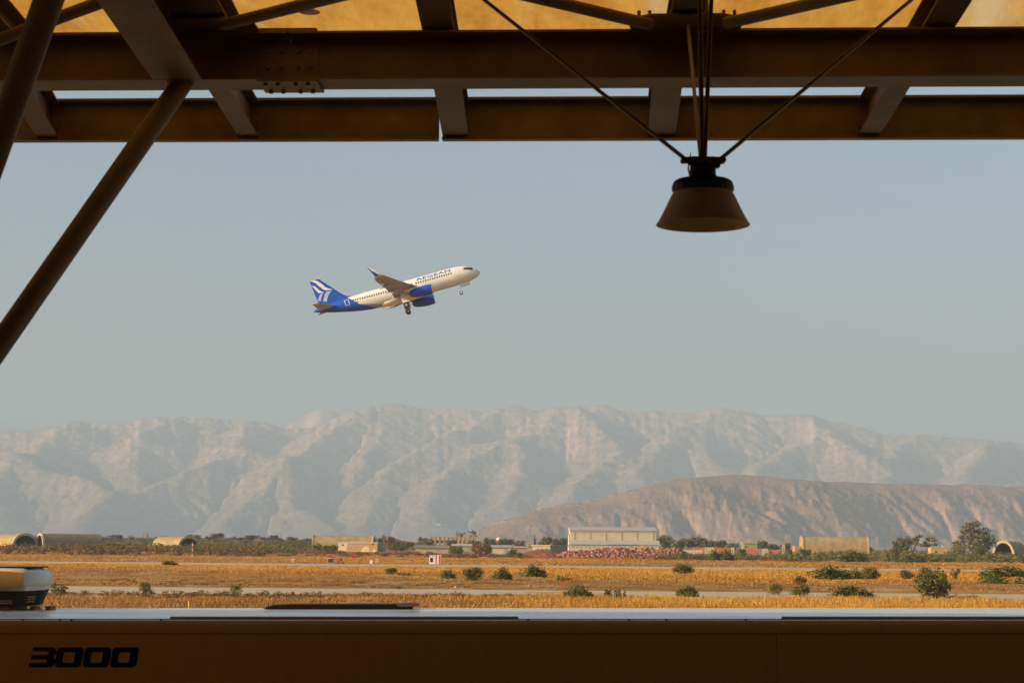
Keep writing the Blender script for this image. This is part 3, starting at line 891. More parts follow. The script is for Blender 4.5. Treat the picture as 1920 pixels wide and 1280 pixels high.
def pole_rw(px, D, ytop, n_, label):
    x, y, g = at_ground(px, D); H = zat(px, ytop, D) - g
    r = empty('marker_pole', (x, y, g), 0, label, 'pole', 'red and white marker poles')
    for k in range(n_):
        MB().tube((0, 0, H * k / n_), (0, 0, H * (k + 1) / n_), 0.09 if D > 450 else 0.05, n=8).build('band', REDP if k % 2 else WHITEP, r)
    MB().tube((0, 0, H), (0.05, 0, H + 0.25), 0.12, 0.05, 8).build('tip', REDP, r)
pole_rw(361, 560, 1018, 5, 'tall red and white pole in front of the small ochre shelter')
pole_rw(1768, 408, 1051.5, 4, 'thin red-tipped pole by the runway right of the black sign')

def post(px, ybase, hpx, label):
    D = 4 * FPX / (ybase - 1022 - (px - 960) * 0.0086)
    x, y, g = at_ground(px, D); H = hpx * D / FPX
    r = empty('marker_post', (x, y, g), 0, label, 'post', 'yellow marker posts in the near grass')
    MB().tube((0, 0, -0.1), (0, 0, H * 0.93), 0.045, n=10).build('shaft', YELP, r)
    MB().lathe([(0.05, H * 0.93), (0.05, H * 0.98), (0.02, H), (0, H)], 10).build('cap', YELP, r)
post(357, 1142, 17, 'tall yellow post standing just behind the bus roof')
post(285, 1142, 8, 'short yellow stub left of the tall yellow post')
post(142, 1140, 7, 'short yellow stub nearest the roof air conditioner')
b = MB(); x, y, g = at_ground(1625, 122)
r = empty('ground_light', (x, y, g), 0, 'yellow block-shaped ground light at the right of the near grass', 'light')
MB().box(-0.1, 0.1, -0.1, 0.1, 0, 0.26).build('housing', YELP, r, bevel=0.02); MB().box(-0.14, 0.14, -0.14, 0.14, 0, 0.03).build('base', CONC_RIM, r)

# ------------------------------------------------------------------ rubble heaps
STONE = NT('broken_stone')
n = STONE; g_ = n.node('ShaderNodeNewGeometry')
n.col(n.mix(n.ramp(n.noise(n.coord('World'), 0.12, 3), [(0.4, 0.0), (0.6, 1.0)]), n.ramp(g_.outputs['Random Per Island'], [(0.0, (0.22, 0.09, 0.045)), (0.6, (0.36, 0.165, 0.09)), (0.86, (0.42, 0.22, 0.13)), (1.0, (0.52, 0.38, 0.29))]),
           n.ramp(g_.outputs['Random Per Island'], [(0.0, (0.24, 0.06, 0.025)), (0.6, (0.36, 0.12, 0.06)), (1.0, (0.55, 0.36, 0.26))])))
STONE = n.set(0.95, 0, 0.1)
EARTH = mat('red_earth', (0.26, 0.075, 0.03), 0.95, 0.35, 0.5, bump=0.6)

def stones(n_, fn, smin, smax, seed):
    """fn(rng,n)-> centres; irregular little blocks"""
    rg = np.random.default_rng(seed)
    C = fn(rg, n_); s_ = smin + (smax - smin) * rg.random(n_) ** 3
    base = np.array([(-1, -1, -1), (1, -1, -1), (1, 1, -1), (-1, 1, -1), (-1, -1, 1), (1, -1, 1), (1, 1, 1), (-1, 1, 1)], float)
    V = base[None] * (0.6 + 0.6 * rg.random((n_, 8, 1))) * (0.6 + 0.5 * rg.random((n_, 1, 3)))
    a = rg.random(n_) * 6.28; e = rg.random(n_) * 1.2
    ca, sa, ce, se = np.cos(a), np.sin(a), np.cos(e), np.sin(e)
    x, y_, z = V[..., 0].copy(), V[..., 1].copy(), V[..., 2].copy()
    y2 = y_ * ce[:, None] - z * se[:, None]; z2 = y_ * se[:, None] + z * ce[:, None]
    V = np.stack([x * ca[:, None] - y2 * sa[:, None], x * sa[:, None] + y2 * ca[:, None], z2], -1) * s_[:, None, None] * 0.5 + C[:, None, :]
    q = np.array([(0, 3, 2, 1), (4, 5, 6, 7), (0, 1, 5, 4), (2, 3, 7, 6), (0, 4, 7, 3), (1, 2, 6, 5)])
    F = (np.arange(n_)[:, None, None] * 8 + q[None]).reshape(-1, 4)
    return V.reshape(-1, 3), F

def heap(px0, px1, D, ytop, dep, seed, label, n_, lumps):
    x0, x1 = xat(px0, D), xat(px1, D); W = x1 - x0; g = gz((x0 + x1) / 2, D)
    Hm = zat((px0 + px1) / 2, ytop, D) - g
    def prof(u, v):
        e = np.clip(1 - np.abs(u * 2 - 1) ** lumps[0], 0, 1) ** 0.8
        t = 0.78 + 0.22 * np.sin(u * lumps[1] + seed) + 0.12 * fbm(u * 9, v * 4, 3, seed)
        return np.clip(e * t * (1 - np.abs(v) ** 1.6), 0, 1.1)
    u = np.linspace(0, 1, 90); v = np.linspace(-1, 1, 26); U, Vv = np.meshgrid(u, v)
    Zc = prof(U, Vv) * Hm - 0.15
    I = np.arange(90 * 26).reshape(26, 90)
    F = np.stack([I[:-1, :-1], I[:-1, 1:], I[1:, 1:], I[1:, :-1]], -1).reshape(-1, 4)
    r = empty('rubble_heap', (x0, D, g), 0, label, 'rubble heap', 'heaps of red rubble in front of the hangar')
    link('earth_core', np_mesh('earth_core', np.stack([U * W, Vv * dep, Zc], -1).reshape(-1, 3), F, EARTH, True), r)
    def cen(rg, k):
        uu = rg.random(k); vv = rg.random(k) * 2 - 1
        vv = np.where(rg.random(k) < 0.7, -np.abs(vv), vv)
        return np.stack([uu * W, vv * dep, prof(uu, vv) * Hm - 0.05], -1)
    V, F = stones(n_, cen, 0.2, 1.1, seed)
    tag(link('stones', np_mesh('stones', V, F, STONE), r), None, None, None, 'stuff')
    return r
heap(1042, 1204, 700, 1021, 9, 3, 'broad heap of broken red and grey rubble right in front of the hangar', 3400, (2.6, 5.0))
heap(1180, 1296, 760, 1022.5, 7, 8, 'paler stony rubble heap running right from the main heap', 2600, (2.2, 7.0))
# yellow-brown spoil on the second heap
x = xat(1210, 775); g = gz(x, 775)
r = empty('spoil_pile', (x, 775, g), 0, 'small yellow-brown spoil pile rising over the rubble by the lean-to', 'spoil pile')
V, F = stones(260, lambda rg, k: np.stack([rg.normal(0, 1.3, k), rg.normal(0, 1.0, k), np.abs(rg.normal(0, 1, k)) * 0.2 + 2.2 + 1.0 * rg.random(k)], -1), 0.4, 1.2, 4)
MB().lathe([(3.0, 0), (2.1, 2.0), (0.9, 3.4), (0, 3.8)], 14).build('mound', mat('yellow_spoil', (0.45, 0.25, 0.08), 0.95, 0.3, 0.8), r, True)
tag(link('stones', np_mesh('stones', V, F, mat('yellow_spoil', (0.45, 0.25, 0.08))), r), None, None, None, 'stuff')

def mound(px0, px1, D, ytop, dep, seed, label):
    x0, x1 = xat(px0, D), xat(px1, D); W = x1 - x0; g = gz((x0 + x1) / 2, D)
    Hm = zat((px0 + px1) / 2, ytop, D) - g
    u = np.linspace(0, 1, 50); v = np.linspace(-1, 1, 16); U, Vv = np.meshgrid(u, v)
    Zc = np.clip(1 - np.abs(U * 2 - 1) ** 2.2, 0, 1) * (1 - Vv ** 2) * (0.9 + 0.25 * fbm(U * 6, Vv * 3, 3, seed)) * Hm - 0.12
    I = np.arange(50 * 16).reshape(16, 50)
    F = np.stack([I[:-1, :-1], I[:-1, 1:], I[1:, 1:], I[1:, :-1]], -1).reshape(-1, 4)
    o = link('earth_mound', np_mesh('earth_mound', np.stack([U * W, Vv * dep, Zc], -1).reshape(-1, 3), F, EARTH, True), None, (x0, D, g))
    return tag(o, label, 'mound', 'bare mounds of red earth')
mound(1002, 1047, 690, 1034, 6, 5, 'low mound of dark red earth at the left foot of the rubble')
mound(965, 1062, 760, 1029, 8, 9, 'longer red earth bank in front of the grey store')
mound(700, 800, 740, 1030, 9, 13, 'red earth bank between the camouflaged building and the long low shed')
# dark flat-roofed open shed behind the rubble
x0, x1 = xat(1138, 900), xat(1198, 900); g = gz(x0, 900); H = zat(1168, 1020.5, 900) - g
r = empty('open_shed', (x0, 900, g), 0, 'dark flat-roofed open shed between rubble and hangar', 'shed')
MB().box(0, x1 - x0, 0, 4, H - 0.35, H).build('roof', mat('dark_tin_roof', (0.10, 0.085, 0.07), 0.8, 0.2, 0.5), r)
for k in range(6):
    for yy in (0.2, 3.8): MB().tube((0.3 + k * (x1 - x0 - 0.6) / 5, yy, 0), (0.3 + k * (x1 - x0 - 0.6) / 5, yy, H - 0.35), 0.1, n=6).build('post', GREY_MET, r)

# ------------------------------------------------------------------ vegetation
def leaf_mat(name, stops, trans=0.25):
    n = NT(name)
    g = n.node('ShaderNodeNewGeometry')
    f = n.noise(n.coord('World'), 0.9, 3)
    k = n.math('ADD', n.math('MULTIPLY', g.outputs['Random Per Island'], 0.65), n.math('MULTIPLY', f, 0.4))
    c = n.ramp(k, stops)
    n.col(c); n.set(0.75, 0, 0.15)
    t = n.node('ShaderNodeBsdfTranslucent'); n.l(c, t.inputs[0])
    m = n.node('ShaderNodeMixShader'); m.inputs[0].default_value = trans
    n.l(n.b.outputs[0], m.inputs[1]); n.l(t.outputs[0], m.inputs[2]); n.l(m.outputs[0], n.out.inputs[0])
    return n.m
LEAF = {
    'dark': leaf_mat('dark_leaves', [(0.2, (0.055, 0.07, 0.016)), (0.55, (0.115, 0.125, 0.028)), (0.9, (0.24, 0.225, 0.05))]),
    'olive': leaf_mat('olive_leaves', [(0.2, (0.08, 0.085, 0.026)), (0.55, (0.165, 0.155, 0.045)), (0.9, (0.29, 0.25, 0.08))]),
    'pale': leaf_mat('pale_leaves', [(0.2, (0.14, 0.13, 0.04)), (0.55, (0.25, 0.22, 0.07)), (0.9, (0.38, 0.31, 0.11))]),
    'green': leaf_mat('fresh_leaves', [(0.2, (0.06, 0.09, 0.014)), (0.55, (0.125, 0.16, 0.025)), (0.9, (0.25, 0.25, 0.05))]),
    'brown': leaf_mat('dry_brown_leaves', [(0.2, (0.12, 0.065, 0.026)), (0.55, (0.25, 0.135, 0.05)), (0.9, (0.38, 0.22, 0.085))]),
    'tree': leaf_mat('tree_leaves', [(0.2, (0.065, 0.07, 0.026)), (0.55, (0.15, 0.14, 0.05)), (0.9, (0.29, 0.25, 0.09))]),
}
BARK = mat('bark', (0.22, 0.15, 0.09), 0.9, 0.3, 4, stretch=(1, 1, 0.3))

def leaves(lobes, n_, size, seed, up=0.3, shell=0.55, unit=False):
    """leaf-sized quads through the volume of a set of lobes (cx,cy,cz,rx,ry,rz)"""
    rg = np.random.default_rng(seed); L = np.array(lobes, float)
    wgt = (L[:, 3] * L[:, 4] + L[:, 3] * L[:, 5] + L[:, 4] * L[:, 5]); wgt /= wgt.sum()
    k = rg.choice(len(L), n_, p=wgt)
    d = rg.normal(size=(n_, 3)); d /= np.linalg.norm(d, axis=1)[:, None]
    rr = shell + (1 - shell) * rg.random(n_) ** 0.6
    rr *= 1 + 0.16 * rg.normal(size=n_)
    C = L[k, :3] + d * L[k, 3:6] * rr[:, None]
    nrm = d * 0.8 + rg.normal(size=(n_, 3)) * 0.7; nrm[:, 2] += up
    nrm /= np.linalg.norm(nrm, axis=1)[:, None]
    a = np.cross(nrm, rg.normal(size=(n_, 3))); a /= np.linalg.norm(a, axis=1)[:, None]
    b = np.cross(nrm, a)
    s_ = size * (0.55 + 0.9 * rg.random(n_))[:, None]
    V = np.stack([C - a * s_, C - b * s_ * 0.55, C + a * s_, C + b * s_ * 0.55], 1)
    V[..., 2] = np.maximum(V[..., 2], 0.0)
    if unit:
        lo = np.percentile(V.reshape(-1, 3), 1.0, axis=0); hi = np.percentile(V.reshape(-1, 3), 99.0, axis=0)
        V[..., 0] = (V[..., 0] - (lo[0] + hi[0]) / 2) / (hi[0] - lo[0]); V[..., 1] = (V[..., 1] - (lo[1] + hi[1]) / 2) / (hi[1] - lo[1]); V[..., 2] /= hi[2]
    return V.reshape(-1, 3), np.arange(4 * n_).reshape(n_, 4)

def bush_lobes(rg, kind):
    lob = []
    if kind == 'round':
        lob = [(0, 0, 0.42, 0.40, 0.40, 0.42)] + [(rg.uniform(-.28, .28), rg.uniform(-.25, .25), rg.uniform(.25, .75), rg.uniform(.14, .24), .2, rg.uniform(.14, .24)) for _ in range(8)]
    elif kind == 'mound':
        lob = [(0, 0, 0.2, 0.42, 0.38, 0.55)] + [(rg.uniform(-.36, .36), rg.uniform(-.28, .28), 0, rg.uniform(.10, .2), .17, rg.uniform(.35, .8)) for _ in range(10)]
        lob = [(x, y, max(z, 0.1), a, b, c * (1 - abs(x) * 1.3)) for x, y, z, a, b, c in lob]
    elif kind == 'spiky':
        lob = [(rg.uniform(-.42, .42), rg.uniform(-.3, .3), 0.35, 0.06, 0.06, rg.uniform(.35, .65)) for _ in range(11)]
    elif kind == 'thin':
        lob = [(rg.uniform(-.3, .3), rg.uniform(-.3, .3), rg.uniform(.3, .85), rg.uniform(.08, .16), .14, rg.uniform(.10, .18)) for _ in range(9)] + [(0, 0, .3, .25, .22, .3)]
    else:  # mat
        lob = [(rg.uniform(-.44, .44), rg.uniform(-.4, .4), 0.15, rg.uniform(.10, .2), .2, rg.uniform(.35, .8)) for _ in range(12)]
    return lob
BUSH = {}
def bush_mesh(kind, colour, var):
    key = (kind, colour, var)
    if key not in BUSH:
        rg = np.random.default_rng(abs(hash(kind + str(var))) % 1000 if False else sum(map(ord, kind)) * 7 + var * 101)
        nl = {'round': 1900, 'mound': 2800, 'spiky': 1200, 'thin': 700, 'mat': 1300}[kind]
        sz = {'round': .038, 'mound': .042, 'spiky': .042, 'thin': .045, 'mat': .045}[kind]
        V, F = leaves(bush_lobes(rg, kind), nl, sz, var * 13 + 5, unit=True)
        BUSH[key] = np_mesh('foliage', V, F, LEAF[colour])
        sb = MB()
        for q in range(7):
            t = Vector((rg.uniform(-.3, .3), rg.uniform(-.3, .3), rg.uniform(.35, .75)))
            sb.path([(t.x * .1, t.y * .1, -0.02), (t.x * .5, t.y * .5, t.z * .55), t], [0.016, 0.011, 0.004], 5)
        BUSH[key, 's'] = sb.mesh('stem', BARK)
    return BUSH[key], BUSH[key, 's']

def bush(x0, x1, yt, yb, kind, colour, label, var=0, D=None, group='bushes scattered over the dry grass', depth=0.9):
    px = (x0 + x1) / 2
    if D is None: D = 4 * FPX / (yb - 1022 - (px - 960) * 0.0086)
    x = xat(px, D); g = gz(x, D); W = (x1 - x0) * D / FPX; H = zat(px, yt, D) - g
    o = empty('bush', (x, D, g - 0.02), 0, label, 'bush', group)
    f, s_ = bush_mesh(kind, colour, var)
    rz = RNG.uniform(-0.4, 0.4)
    for nm, me in (('foliage', f), ('stem', s_)):
        c = link(nm, me, o); c.scale = (W * 1.0, W * depth, H * 1.0)
    return o
bush(304, 336, 1050.5, 1063, 'mound', 'green', 'fresh green bush leaning over the runway edge on the left', 0, 352)
bush(96, 126, 1094, 1117, 'thin', 'olive', 'spindly bush touching the corner of the roof air conditioner', 1)
bush(262, 287, 1090, 1117, 'thin', 'pale', 'pale upright bush before the taxiway between the air conditioner and yellow post', 2)
bush(434, 459, 1094, 1113, 'thin', 'pale', 'pale bush before the taxiway to the right of the tall yellow post', 3)
bush(722, 745, 1064, 1076, 'round', 'olive', 'small dark bush below the cream box', 1)
bush(744, 772, 1072, 1079, 'mat', 'olive', 'low flat clump trailing right from the small dark bush', 2)
bush(826, 855, 1068, 1083, 'mound', 'olive', 'low olive bush just below the striped cabin', 0)
bush(869, 906, 1063.5, 1086, 'round', 'dark', 'dense dark bush leaning right, first of three in a row', 2)
bush(925, 960, 1064.5, 1084, 'mound', 'dark', 'dark bush in the middle of the row of three', 3)
bush(978, 1024, 1059.5, 1081, 'mound', 'dark', 'broad dark bush at the right of the row of three', 4)
bush(1044, 1073, 1078.5, 1086, 'mat', 'green', 'low green patch right of the row of three bushes', 3)
bush(1057, 1112, 1097, 1123, 'mound', 'olive', 'large olive mound at the taxiway edge below the rubble heap', 5)
bush(1133, 1173, 1101, 1121, 'spiky', 'dark', 'clump of dark upright stems at the taxiway edge', 4)
bush(1263, 1301, 1057.5, 1077, 'round', 'dark', 'dark round bush against the runway below the paler rubble', 5)
bush(1268, 1308, 1097, 1117, 'mound', 'olive', 'olive bush at the taxiway edge below the dark round bush', 6)
bush(1521, 1592, 1062, 1085, 'mound', 'dark', 'widest dark spreading bush by the runway', 7)
bush(1585, 1618, 1067, 1084, 'mound', 'dark', 'dark bush joined to the right end of the widest bush', 8)
bush(1614, 1650, 1063, 1085, 'round', 'olive', 'olive bush closing the row beside the widest dark bush', 6)
bush(1688, 1712, 1067, 1086, 'round', 'olive', 'single small round bush between the dark row and the tallest bush', 7)
bush(1722, 1754, 1064, 1094, 'round', 'olive', 'olive bush partly hidden behind the tallest bush', 8)
bush(1716, 1781, 1070, 1127, 'round', 'olive', 'tallest leafy bush standing before the taxiway', 9)
bush(1750, 1774, 1068, 1100, 'round', 'green', 'brighter green bush growing into the top of the tallest bush', 10, 160)
bush(1782, 1799, 1065, 1086, 'thin', 'olive', 'slim upright bush right of the tallest bush', 5)
bush(1842, 1925, 1062, 1081, 'mound', 'green', 'wide green sprawl of brush at the right end of the runway', 9)
bush(1832, 1925, 1077, 1092, 'mat', 'green', 'flat green brush in front of the wide green sprawl', 5)
bush(1488, 1511, 1079, 1094, 'round', 'olive', 'small brownish green bush left of the tallest, above the taxiway', 11)
bush(1480, 1517, 1096, 1118, 'round', 'olive', 'rounded olive bush at the taxiway edge below the ochre shelter', 12)
bush(1438, 1466, 1093, 1114, 'round', 'pale', 'pale straw-coloured bush left of the rounded olive bush', 13)
bush(1558, 1635, 1098, 1121, 'mound', 'dark', 'broad dark mound at the taxiway edge left of the tallest bush', 10)
bush(1774, 1834, 1113, 1123, 'mat', 'green', 'flat green mat of leaves right of the tallest bush', 6)
for a in [(1576, 1627, 1033, 1050, 'mound', 'dark', 'rounded dark bush at the scrub edge in front of the tall ochre shelter', 11, 575),
          (1684, 1733, 1039.5, 1051, 'mound', 'olive', 'low rounded bush right of the small black sign', 12, 580),
          (1326, 1352, 1032, 1047, 'mound', 'green', 'green bush below the left part of the long striped fence', 13, 590),
          (1349, 1377, 1030, 1047, 'mound', 'green', 'rounder green bush below the right part of the long striped fence', 14, 590),
          (1384, 1400, 1028, 1039, 'round', 'olive', 'olive bush hiding the gap between the two striped fences', 14, 700),
          (1273, 1289, 1036, 1048, 'round', 'olive', 'small olive bush at the right foot of the paler rubble', 15, 610),
          (1234, 1256, 1040, 1047, 'mat', 'green', 'flat green bush at the foot of the paler rubble', 7, 620),
          (886, 922, 1017, 1039, 'round', 'brown', 'large rounded rust-brown bush between the low sheds', 16, 700),
          (843, 868, 1023, 1037, 'round', 'olive', 'greenish bush at the end of the long low shed', 17, 720),
          (949, 969, 1029, 1044, 'round', 'olive', 'olive bush on the red earth right of the rust-brown bush', 18, 640),
          (963, 982, 1035, 1044, 'mound', 'green', 'low green bush beside the dark red mound', 15, 640),
          (604, 634, 1021.5, 1036, 'round', 'green', 'bright green bush against the left end of the camouflaged building', 19, 780),
          (587, 605, 1017, 1035, 'thin', 'olive', 'straggly bush in front of the long ochre shelter', 6, 800),
          (728, 762, 1019, 1037, 'round', 'olive', 'olive bush right of the camouflaged building', 20, 820),
          (1498, 1520, 1029, 1040, 'round', 'green', 'green bush at the left foot of the tall ochre shelter', 21, 700),
          (1668, 1690, 1020, 1042, 'thin', 'olive', 'tall loose bush above the small black sign', 7, 640),
          (1784, 1810, 1018, 1034, 'round', 'pale', 'yellowish round bush right of the yellow building', 22, 820),
          (1822, 1846, 1023, 1042, 'round', 'olive', 'olive bush below the tallest tree', 23, 700)]:
    bush(a[0], a[1], a[2], a[3], a[4], a[5], a[6], a[7], a[8], 'bushes in the scrub beyond the runway')

# trees
def tree_mesh(kind, var):
    rg = np.random.default_rng(500 + var * 17 + len(kind))
    tr = MB(); lob = []
    if kind == 'round':
        tr.path([(0, 0, 0), (.02, 0, .2), (0, .02, .45)], [.045, .036, .02], 7)
        lob = [(0, 0, .58, .40, .38, .34)] + [(rg.uniform(-.32, .32), rg.uniform(-.3, .3), rg.uniform(.38, .82), rg.uniform(.14, .24), .2, rg.uniform(.12, .2)) for _ in range(9)]
        nl, sz = 900, .05
    elif kind == 'open':
        for q in range(6):
            t = (rg.uniform(-.38, .38), rg.uniform(-.3, .3), rg.uniform(.55, .9))
            tr.path([(0, 0, 0), (t[0] * .15, t[1] * .15, .28), (t[0] * .6, t[1] * .6, t[2] * .7), t], [.022, .016, .010, .004], 6)
            lob.append((t[0], t[1], t[2], rg.uniform(.13, .2), .16, rg.uniform(.08, .13)))
        lob += [(rg.uniform(-.35, .35), rg.uniform(-.3, .3), rg.uniform(.45, .8), .12, .12, .08) for _ in range(5)]
        nl, sz = 800, .04
    elif kind == 'cypress':
        tr.path([(0, 0, 0), (0, 0, .9)], [.06, .01], 6)
        lob = [(0, 0, .2 + .13 * k, .32 - .045 * k, .32 - .045 * k, .14) for k in range(6)]
        nl, sz = 500, .06
    elif kind == 'bare':
        for q in range(9):
            t = (rg.uniform(-.45, .45), rg.uniform(-.3, .3), rg.uniform(.55, .95))
            tr.path([(0, 0, 0), (t[0] * .2, t[1] * .2, .3), (t[0] * .7, t[1] * .7, t[2] * .8), t], [.03, .024, .014, .005], 5)
            lob.append((t[0], t[1], t[2], .10, .1, .05))
        nl, sz = 260, .04
    elif kind == 'gum':   # the tall spreading tree: photo shows separate clouds of leaf on leaning limbs
        cl = [(-.30, 0, .44, .16, .12, .07), (-.40, .05, .40, .09, .1, .05), (-.18, .1, .56, .16, .14, .08), (-.08, 0, .83, .17, .15, .12), (.08, -.05, .90, .16, .15, .10), (.0, .05, .72, .20, .16, .09),
              (.28, 0, .72, .18, .15, .11), (.38, .05, .62, .11, .12, .08), (.20, -.1, .60, .16, .14, .08), (-.22, -.05, .70, .10, .1, .07), (.05, .1, .56, .14, .13, .07), (.30, .1, .48, .12, .1, .06)]
        tr.path([(-.03, 0, 0), (.0, 0, .2), (-.05, 0, .38), (-.02, 0, .6), (.0, 0, .85)], [.045, .038, .03, .018, .006], 8)
        for c in cl:
            tr.path([(-.02, 0, .24), (c[0] * .4, c[1] * .4, .24 + (c[2] - .24) * .45), (c[0], c[1], c[2])], [.024, .014, .005], 6)
        lob = cl; nl, sz = 1700, .026
    V, F = leaves(lob, nl, sz, 40 + var, shell=0.45, unit=kind != 'gum')
    return tr.mesh('trunk', BARK, True), V, F
TREES = {}
def tree(x0, x1, yt, D, kind, colour, label, var=0, group='trees beyond the runway'):
    key = (kind, colour, var)
    if key not in TREES:
        tm, V, F = tree_mesh(kind, var)
        TREES[key] = (tm, np_mesh('crown', V, F, LEAF[colour]))
    px = (x0 + x1) / 2; x = xat(px, D); g = gz(x, D) - 0.1
    W = (x1 - x0) * D / FPX; H = zat(px, yt, D) - g
    r = empty({'cypress': 'cypress_tree'}.get(kind, 'tree'), (x, D, g), 0, label, 'tree', group)
    for nm, me in (('trunk', TREES[key][0]), ('crown', TREES[key][1])):
        c = link(nm, me, r); c.scale = (W * 1.02, W * 0.9, H * 1.02)
    return r
TR = [
    (203, 229, 1002, 1150, 'round', 'tree', 'round dark tree on the skyline behind the pale-rimmed shelter', 0),
    (188, 202, 1006, 1150, 'round', 'tree', 'small tree at the left foot of the round skyline tree', 1),
    (290, 304, 1006, 1150, 'round', 'tree', 'little round tree right of the watchtower', 2),
    (348, 376, 1002, 1150, 'round', 'tree', 'broad tree on the skyline above the red and white pole', 3),
    (384, 399, 1005, 1170, 'round', 'tree', 'small tree left of the domed skyline tree', 4),
    (394, 420, 999.5, 1170, 'round', 'tree', 'domed tree on the skyline right of the small ochre shelter', 5),
    (434, 462, 1006.5, 1160, 'round', 'olive', 'flat-crowned tree in the left skyline row', 1),
    (457, 486, 1003, 1160, 'round', 'tree', 'widest dome in the middle of the left skyline row', 6),
    (486, 498, 1006, 1170, 'round', 'brown', 'small reddish tree in the left skyline row', 0),
    (500, 520, 1003, 1160, 'round', 'tree', 'dark dome right of the small reddish tree', 7),
    (517, 530, 1008, 1160, 'round', 'tree', 'small dark tree ending the close-set row', 8),
    (538, 558, 1006, 1160, 'round', 'olive', 'olive tree standing apart on the left skyline', 2),
    (568, 586, 1009, 1120, 'round', 'olive', 'low tree touching the left end of the long ochre shelter', 3),
    (620, 650, 1006, 1130, 'round', 'tree', 'dark crown just showing over the long ochre shelter', 0),
    (700, 718, 1008, 1000, 'round', 'tree', 'dark tree at the right end of the long ochre shelter', 1),
    (716, 740, 1004.5, 1000, 'round', 'brown', 'reddish tree behind the right end of the camouflaged building', 1),
    (738, 752, 1010, 1010, 'round', 'tree', 'small dark tree right of the reddish tree', 2),
    (752, 776, 1014, 960, 'round', 'brown', 'low rusty tree left of the ruined block', 2),
    (783, 803, 1007, 1080, 'round', 'olive', 'olive tree against the left end of the ruined block', 4),
    (786, 812, 1010, 1000, 'round', 'pale', 'pale bushy tree before the left end of the ruined block', 0),
    (836, 856, 1012, 1050, 'round', 'olive', 'pale olive tree in front of the middle of the ruined block', 5),
    (855, 868, 998, 1250, 'round', 'pale', 'rounded light tree rising over the ruined block', 1),
    (869, 894, 994, 1250, 'bare', 'tree', 'gaunt thin-leaved tree rising over the right end of the ruined block', 0),
    (876, 900, 1013, 1000, 'round', 'tree', 'dark tree below the gaunt thin-leaved tree', 3),
    (905, 932, 1009, 1050, 'round', 'tree', 'dark tree left of the small dome', 4),
    (933, 952, 1010, 1050, 'round', 'tree', 'dark tree right below the small dome', 5),
    (948, 964, 1010.5, 1060, 'round', 'tree', 'second dark tree right of the small dome', 6),
    (964, 984, 1013, 1060, 'round', 'brown', 'greyish brown tree left of the square hut', 3),
    (1000, 1005, 1003, 1150, 'cypress', 'tree', 'thin dark cypress like a spire over the flat-roofed store', 0),
    (1010, 1034, 1006.5, 1040, 'round', 'tree', 'dark domed tree behind the flat-roofed store', 7),
    (1034, 1050, 1010, 1050, 'round', 'tree', 'small tree between the domed tree and the hangar', 8),
    (1047, 1066, 1008.5, 1050, 'round', 'olive', 'olive tree against the left end of the hangar', 6),
    (1228, 1260, 1006, 1050, 'round', 'tree', 'dark tree against the right end of the hangar', 0),
    (1236, 1250, 1002.5, 1080, 'round', 'olive', 'taller olive crown just right of the hangar', 0),
    (1258, 1284, 1012, 1020, 'round', 'tree', 'first low tree of the row above the striped fence', 1),
    (1276, 1302, 1009.5, 1040, 'round', 'tree', 'second tree of the row above the striped fence', 2),
    (1288, 1322, 1006.5, 1060, 'round', 'tree', 'highest dome of the row above the striped fence', 3),
    (1316, 1342, 1012, 1040, 'round', 'tree', 'tree right of the highest dome above the striped fence', 4),
    (1336, 1362, 1013, 1040, 'round', 'tree', 'last broad tree of the row above the striped fence', 5),
    (1362, 1386, 1018, 1010, 'round', 'tree', 'low tree at the foot of the lighting mast', 6),
    (1412, 1438, 1014, 1020, 'round', 'tree', 'dark tree hiding the right end of the green building', 7),
    (1436, 1462, 1020, 1020, 'round', 'tree', 'low tree right of the green building', 8),
    (1462, 1482, 1018, 1000, 'round', 'tree', 'dark tree behind the lone gate pillar', 0),
    (1620, 1636, 1024, 960, 'round', 'olive', 'low olive tree at the right end of the tall ochre shelter', 1),
    (1674, 1704, 1008, 930, 'round', 'tree', 'dark rounded tree in the group left of the yellow building', 3),
    (1694, 1728, 1002.5, 930, 'open', 'olive', 'tall feathery tree in the group left of the yellow building', 1),
    (1723, 1756, 1006, 930, 'open', 'pale', 'bleached twiggy tree behind the left end of the yellow building', 2),
    (1786, 1858, 977, 860, 'gum', 'olive', 'tallest spreading tree with leaf clouds on bare limbs', 0),
    (1818, 1868, 1005, 850, 'round', 'tree', 'dense dark tree at the foot of the tallest tree', 6),
]
for a in TR: tree(*a)

# scrub belts that nobody could count: leaf clumps in one object each
def scrub(name, label, colour, regions, seed, leaf_n, leaf_s):
    rg = np.random.default_rng(seed); Vs = []; Fs = []; o = 0
    for (px0, px1, d0, d1, k, w0, w1, h0, h1) in regions:
        px = rg.uniform(px0, px1, k); D = rg.uniform(d0, d1, k)
        for p_, d_ in zip(px, D):
            x = (p_ - 960) / FPX * d_; w = rg.uniform(w0, w1); h = rg.uniform(h0, h1)
            lob = [(rg.uniform(-.25, .25), rg.uniform(-.25, .25), rg.uniform(.2, .6), .25, .25, .3) for _ in range(4)]
            V, F = leaves(lob, leaf_n, leaf_s, int(rg.integers(1e6)), 0.3, 0.6)
            V = V * np.array([w, w, h]) + np.array([x, d_, gz(x, d_) - 0.1])
            Vs.append(V); Fs.append(F + o); o += len(V)
    return tag(link(name, np_mesh(name, np.concatenate(Vs), np.concatenate(Fs), LEAF[colour])), label, None, None, 'stuff')
